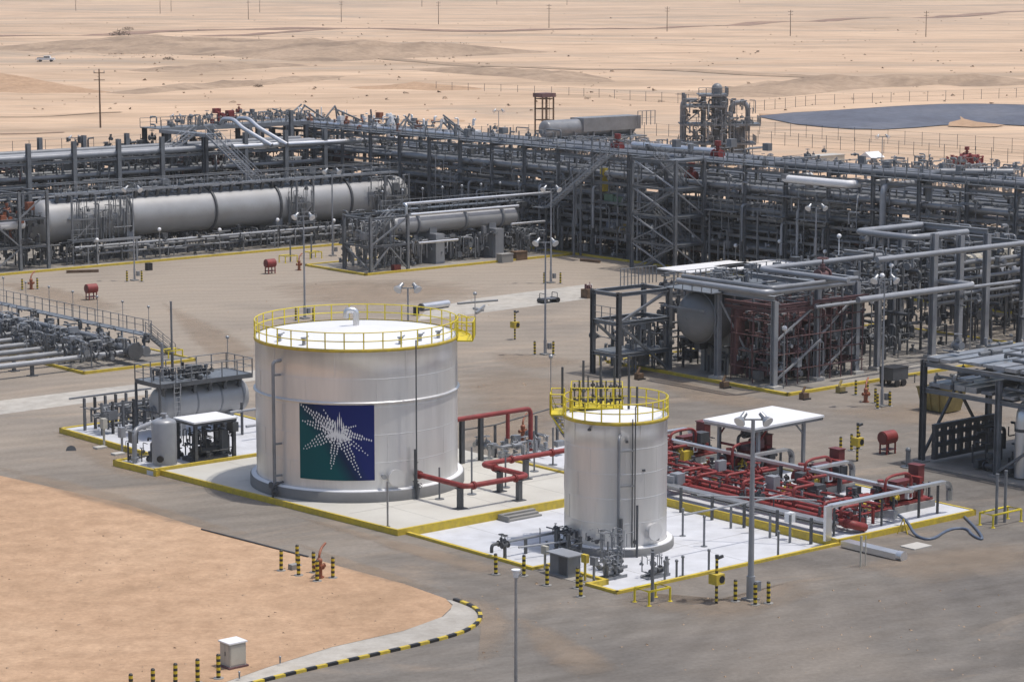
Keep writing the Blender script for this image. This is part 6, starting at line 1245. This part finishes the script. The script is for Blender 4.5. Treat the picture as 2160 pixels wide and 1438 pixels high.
# lined basin
LIN = sand_mat('basin_liner', (.125,.136,.172), (.105,.113,.145), (.16,.168,.20), (1,1,1), .06, .5, .1)
LIN.node_tree.nodes['Principled BSDF'].inputs['Roughness'].default_value = .6
def strip(name, low, high, zl, zh, m, label, cat, back):
    A = [G(x, y, zl) for x, y in low]; zz = [zl+.04+(a[1]-b[1])*.05 for a, b in zip(low, high)]; B = [G(x, y, z) for (x, y), z in zip(high, zz)]
    C = [(p[0]*1.02, p[1]+14, back) for p in B]; n_ = len(A); mb = MB()
    mb.add([toS(p) for p in A]+[toS(p) for p in B], [(i, i+1, n_+i+1, n_+i) for i in range(n_-1)], True); return mb, [toS(p) for p in B], [toS(p) for p in C]
low = [(1605,247),(1680,262),(1740,268),(1800,272),(1860,273),(1930,269),(1990,264),(2060,262),(2120,263),(2180,266),(2300,275)]
high = [(1604,244),(1680,237),(1740,234),(1800,230),(1860,226),(1930,222),(1990,219.5),(2060,219),(2120,220),(2180,222),(2300,230)]
mb, B, C = strip('basin', low, high, .15, 2.6, LIN, '', '', 0)
bs = thing('lined_basin', 'dark blue grey liner sheet on the inner slope of a desert basin', 'basin', S(1860,272))
part(bs, 'liner', mb, LIN); n_ = len(B); Z = lambda p, z: (p[0], p[1], z)
A_ = [S(x, y, .15) for x, y in low]
part(bs, 'bank', MB().add([Z(p, p[2]+.02) for p in B]+C, [(i, i+1, n_+i+1, n_+i) for i in range(n_-1)], True), SAND)
sl_ = MB(); sp_pts = [(2003,256),(2022,243),(2034,251),(2060,257),(2095,261),(2120,264),(2100,267),(2050,268),(2000,266)]
sl_.add([tuple(V3(S(x, y, .18+max(0, (262-y))*.05))) for x, y in sp_pts], [(0,1,2),(0,2,8),(8,2,7),(2,3,7),(7,3,6),(3,4,6),(4,5,6)], True)
solo('sand_slump', sl_, SAND, 'tongue of pale sand spilling over the basin liner', 'sand', kind='stuff')
# power poles
def pole(px, py, label, h=12.0, arms=True):
    p = list(toS(G(px, py, 0))); W_ = toW(p); p[2] = relief(W_[0], W_[1])-.3
    t = thing('power_pole', label, 'power pole', p, 'power poles across the desert'); q = V3(p); d = w_
    part(t, 'pole', MB().cyl(q, q+Vector((0,0,h)), .2, 8, .13), WOOD)
    if arms:
        for z in (h-.8, h-2.2): part(t, 'crossarm', MB().beam(q-d*1.1+Vector((0,0,z)), q+d*1.1+Vector((0,0,z)), .14), WOOD)
        for x in (-1,0,1): part(t, 'insulator', MB().cyl(q+d*x+Vector((0,0,h-.75)), q+d*x+Vector((0,0,h-.35)), .09, 6), GALV)
pole(212,272,'tall dark wooden power pole standing nearest behind the plant')
for px, py in ((720,50),(925,55),(1158,63),(1407,69),(1667,75),(1953,75)): pole(px, py, 'far slender power pole in the middle row across the desert')
for px, py in ((160,25),(338,32),(361,22),(524,45),(548,25),(890,18),(1048,15),(1196,12),(1560,8),(1900,6)): pole(px, py, 'faint power pole in the farthest row on the desert')
# desert tracks, ridges, scrub, car
def track(pts, wdt, label, m=TRACK):
    P = smooth_path([Vector(G(x, y, 0)) for x, y in pts], 3); P = resample(P, 6.0); vs, fs = [], []
    for i, p in enumerate(P):
        d = (P[min(i+1,len(P)-1)]-P[max(i-1,0)]).normalized(); nrm = Vector((-d.y, d.x, 0)); ww = wdt*(.75+.5*noise.noise(p*.02))
        for sg in (-.5,-.17,.17,.5):
            a = p+nrm*ww*sg; vs.append(toS((a.x, a.y, relief(a.x, a.y)+.12)))
    for i in range(len(P)-1):
        for k in range(3): fs.append((i*4+k, i*4+4+k, i*4+5+k, i*4+1+k))
    solo('desert_track', MB().add(vs, fs, True), m, label, 'track', kind='structure')
track([(-200,84),(0,78),(200,77),(330,70),(520,66),(760,64),(960,70),(1160,68),(1400,60),(1700,45),(2000,36),(2300,24)], 20, 'dark vehicle track crossing the far desert')
track([(420,77),(560,72),(760,64)], 13, 'branch of the dark track in the far desert')
track([(640,118),(900,132),(1080,145),(1300,152),(1600,160),(1800,172),(2000,170),(2300,185)], 14, 'dim track below the stony ridge', GRAVEL)
track([(-60,248),(80,250),(180,243),(300,239)], 2.2, 'thin wheel track near the wooden power pole', GRAVEL)
track([(-60,285),(60,284),(140,281)], 1.6, 'short dark wheel track left of the wooden pole', TRACK)
def ridge(pts, hgt, wdt, label, seed, m=GRAVEL):
    P = resample(smooth_path([Vector(G(x, y, 0)) for x, y in pts], 3), 4.0); vs, fs = [], []; K = 9
    for i, p in enumerate(P):
        d = (P[min(i+1,len(P)-1)]-P[max(i-1,0)]).normalized(); nrm = Vector((-d.y, d.x, 0)); e = min(1, i/6, (len(P)-1-i)/6)
        for k in range(K):
            s_ = -1+2*k/(K-1); a = p+nrm*wdt*.5*s_; z = hgt*e*(1-s_*s_)*(.55+.9*abs(noise.noise(a*.06+Vector((seed,0,0))))+.35*noise.noise(a*.25)) 
            vs.append(toS((a.x, a.y, relief(a.x, a.y)-.15+max(0, z))))
    for i in range(len(P)-1):
        for k in range(K-1): fs.append((i*K+k, i*K+K+k, i*K+K+k+1, i*K+k+1))
    return solo('earth_ridge', MB().add(vs, fs, True), m, label, 'ridge', kind='structure')
ridge([(130,96),(300,100),(520,106),(700,112),(960,124)], 4.0, 120, 'long low stony ridge in the left desert', 1)
ridge([(-60,116),(20,120),(80,122)], 4.5, 26, 'brown sand heap left of the parked pickup', 2, DESERT)
ridge([(110,122),(140,118),(180,126)], 2.0, 20, 'small sand heap right of the parked pickup', 3, DESERT)
ridge([(240,205),(420,184),(560,178),(720,165)], 1.5, 16, 'broken dark earth bank across the left desert', 4)
ridge([(-40,170),(60,190),(160,205)], 2.6, 30, 'orange dune edge at the left border', 5, SAND)
ridge([(330,160),(520,140),(640,135)], 1.6, 30, 'faint earth bank below the stony ridge', 6)
ridge([(880,150),(1000,158),(1150,165),(1250,178)], 1.8, 26, 'low brown bank above the distant fence', 7)
ridge([(1500,205),(1640,190),(1800,178),(2000,172),(2200,185)], 2.2, 34, 'stony bank above the lined basin', 8)
ridge([(720,190),(900,186),(1000,196)], 1.5, 22, 'orange bank at the distant fence corner', 9, SAND)
ridge([(800,258),(930,254),(1050,256)], 1.0, 12, 'orange sand strip behind the rack top', 10, SAND)
SCRUB = mat('dry_scrub', (.12,.085,.05), .9, 0, .3, 2)
R_ = random.Random(77); rk = MB()
for i in range(1500):
    if R_.random() < .62: px, py = R_.uniform(100,1000), R_.gauss(108,11)
    else: px, py = R_.uniform(-50,2200), R_.uniform(30,240)
    p = G(px, py, 0); s_ = R_.uniform(.15,.6)*R_.choice((.6,1,1.3)); z = relief(p[0], p[1]); c = V3(toS((p[0],p[1],z)))
    k = [c+Vector((R_.uniform(-1,1)*s_, R_.uniform(-1,1)*s_, R_.uniform(-.1,.9)*s_)) for _ in range(4)]; k += [c+Vector((x*s_, y_*s_, -.2)) for x, y_ in ((-1,-1),(1,-1),(0,1.2))]
    rk.add(k, [(0,1,2),(0,2,3),(0,3,1),(4,5,0),(5,6,1),(6,4,2),(4,0,3),(5,1,0)])
pb_ = MB(); rp = random.Random(41)
for i in range(520):
    px, py = (rp.uniform(0,900), rp.uniform(1040,1430)) if i < 330 else (rp.uniform(1000,2150), rp.uniform(1230,1430)) if i < 430 else (rp.uniform(380,1230), rp.uniform(600,860))
    if i < 330 and (py < 1030+px*.26+12 or py > 1425-max(0, px-480)*.27): continue
    c = V3(S(px, py, .0)); s_ = rp.uniform(.02,.055)*rp.choice((.7,1,1,1.5)); k = [c+Vector((rp.uniform(-1,1)*s_, rp.uniform(-1,1)*s_, rp.uniform(.3,1.1)*s_+.012)) for _ in range(3)]+[c+Vector((x*s_*1.3, y_*s_*1.3, 0)) for x, y_ in ((-1,-1),(1,-1),(0,1.2))]
    pb_.add(k, [(0,1,2),(3,4,0),(4,1,0),(4,5,1),(5,2,1),(5,3,2),(3,0,2)])
solo('pebbles', pb_, GRAVEL, 'small dark pebbles strewn over the sand patch and yard', 'pebbles', kind='stuff')
solo('scattered_stones', rk, GRAVEL, 'scattered dark stones and scrub over the desert', 'stones', kind='stuff')
def bush(px, py, s_, label):
    p = G(px, py, 0); c = V3(toS((p[0],p[1],relief(p[0],p[1])))); t = thing('scrub_bush', label, 'bush', c); r = random.Random(px); lf_ = MB()
    for i in range(260):
        a = r.uniform(0,2*PI); rad = s_*math.sqrt(r.random()); z = r.random()*s_*.8*(1-(rad/s_)**2*.7); q_ = c+Vector((rad*math.cos(a)*1.5, rad*math.sin(a), z)); k = .22*s_*.5
        lf_.add([q_+Vector((r.uniform(-k,k),r.uniform(-k,k),r.uniform(-k,k))) for _ in range(3)], [(0,1,2)])
    part(t, 'foliage', lf_, SCRUB); st2 = MB()
    for i in range(9): a = i*.7; st2.cyl(c, c+Vector((math.cos(a)*s_*.9, math.sin(a)*s_*.6, s_*.5)), .06, 4)
    part(t, 'stems', st2, WOOD)
bush(253,76,3.6,'largest dark scrub bush on the far desert'); bush(270,69,2.2,'small scrub bush behind the largest one'); bush(545,184,1.1,'dark scrub tuft on the earth bank'); bush(355,130,1.5,'round scrub bush near the stony ridge'); bush(372,186,1.0,'dark scrub tuft at the left end of the earth bank')
p = G(97,133,0); cz = relief(p[0],p[1]); c = V3(toS((p[0],p[1],cz))); pk = thing('pickup_truck', 'white pickup truck parked on the desert beside sand heaps', 'pickup truck', c); X = w_; Y = dp
def cbx(x0, x1, y0, y1, z0, z1): 
    b = [c+X*x+Y*y_+Vector((0,0,z)) for z in (z0,z1) for x, y_ in ((x0,y0),(x1,y0),(x1,y1),(x0,y1))]; return MB().add(b, [(3,2,1,0),(4,5,6,7),(0,1,5,4),(1,2,6,5),(2,3,7,6),(3,0,4,7)])
part(pk, 'body', cbx(-2.9,2.9,-1,1,.6,1.25), WHITE); part(pk, 'cab', cbx(-.6,1.5,-.95,.95,1.25,1.9), WHITE); part(pk, 'windows', cbx(-.5,1.4,-.97,.97,1.35,1.75), BLACK); part(pk, 'bed', cbx(-2.7,-.7,-.9,.9,1.252,1.4), DARK)
for x in (-1.8,1.8):
    for y_ in (-.9,.9): part(pk, 'wheel', MB().cyl(c+X*x+Y*(y_-.1)+Vector((0,0,.4)), c+X*x+Y*(y_+.1)+Vector((0,0,.4)), .4, 12), BLACK)

# ================================================================== dusty air
hz = bpy.data.meshes.new('haze'); X0, X1, Y0, Y1, Z0, Z1 = -9700, 9700, -420, 12100, -12, 62
hz.from_pydata([(x, y, z) for z in (Z0, Z1) for x, y in ((X0,Y0),(X1,Y0),(X1,Y1),(X0,Y1))], [], [(3,2,1,0),(4,5,6,7),(0,1,5,4),(1,2,6,5),(2,3,7,6),(3,0,4,7)])
hm = bpy.data.materials.new('haze_air'); hm.use_nodes = True; ht = hm.node_tree; ht.nodes.clear(); ho_ = ht.nodes.new('ShaderNodeOutputMaterial'); pv = ht.nodes.new('ShaderNodeVolumePrincipled')
pv.inputs['Color'].default_value = (.95,.92,.87,1); pv.inputs['Density'].default_value = .00012; pv.inputs['Anisotropy'].default_value = .2
ht.links.new(pv.outputs[0], ho_.inputs['Volume']); hz.materials.append(hm)
ho = bpy.data.objects.new('haze', hz); COL.objects.link(ho); props(ho, 'thin pale dusty haze over the desert', 'haze', kind='stuff')
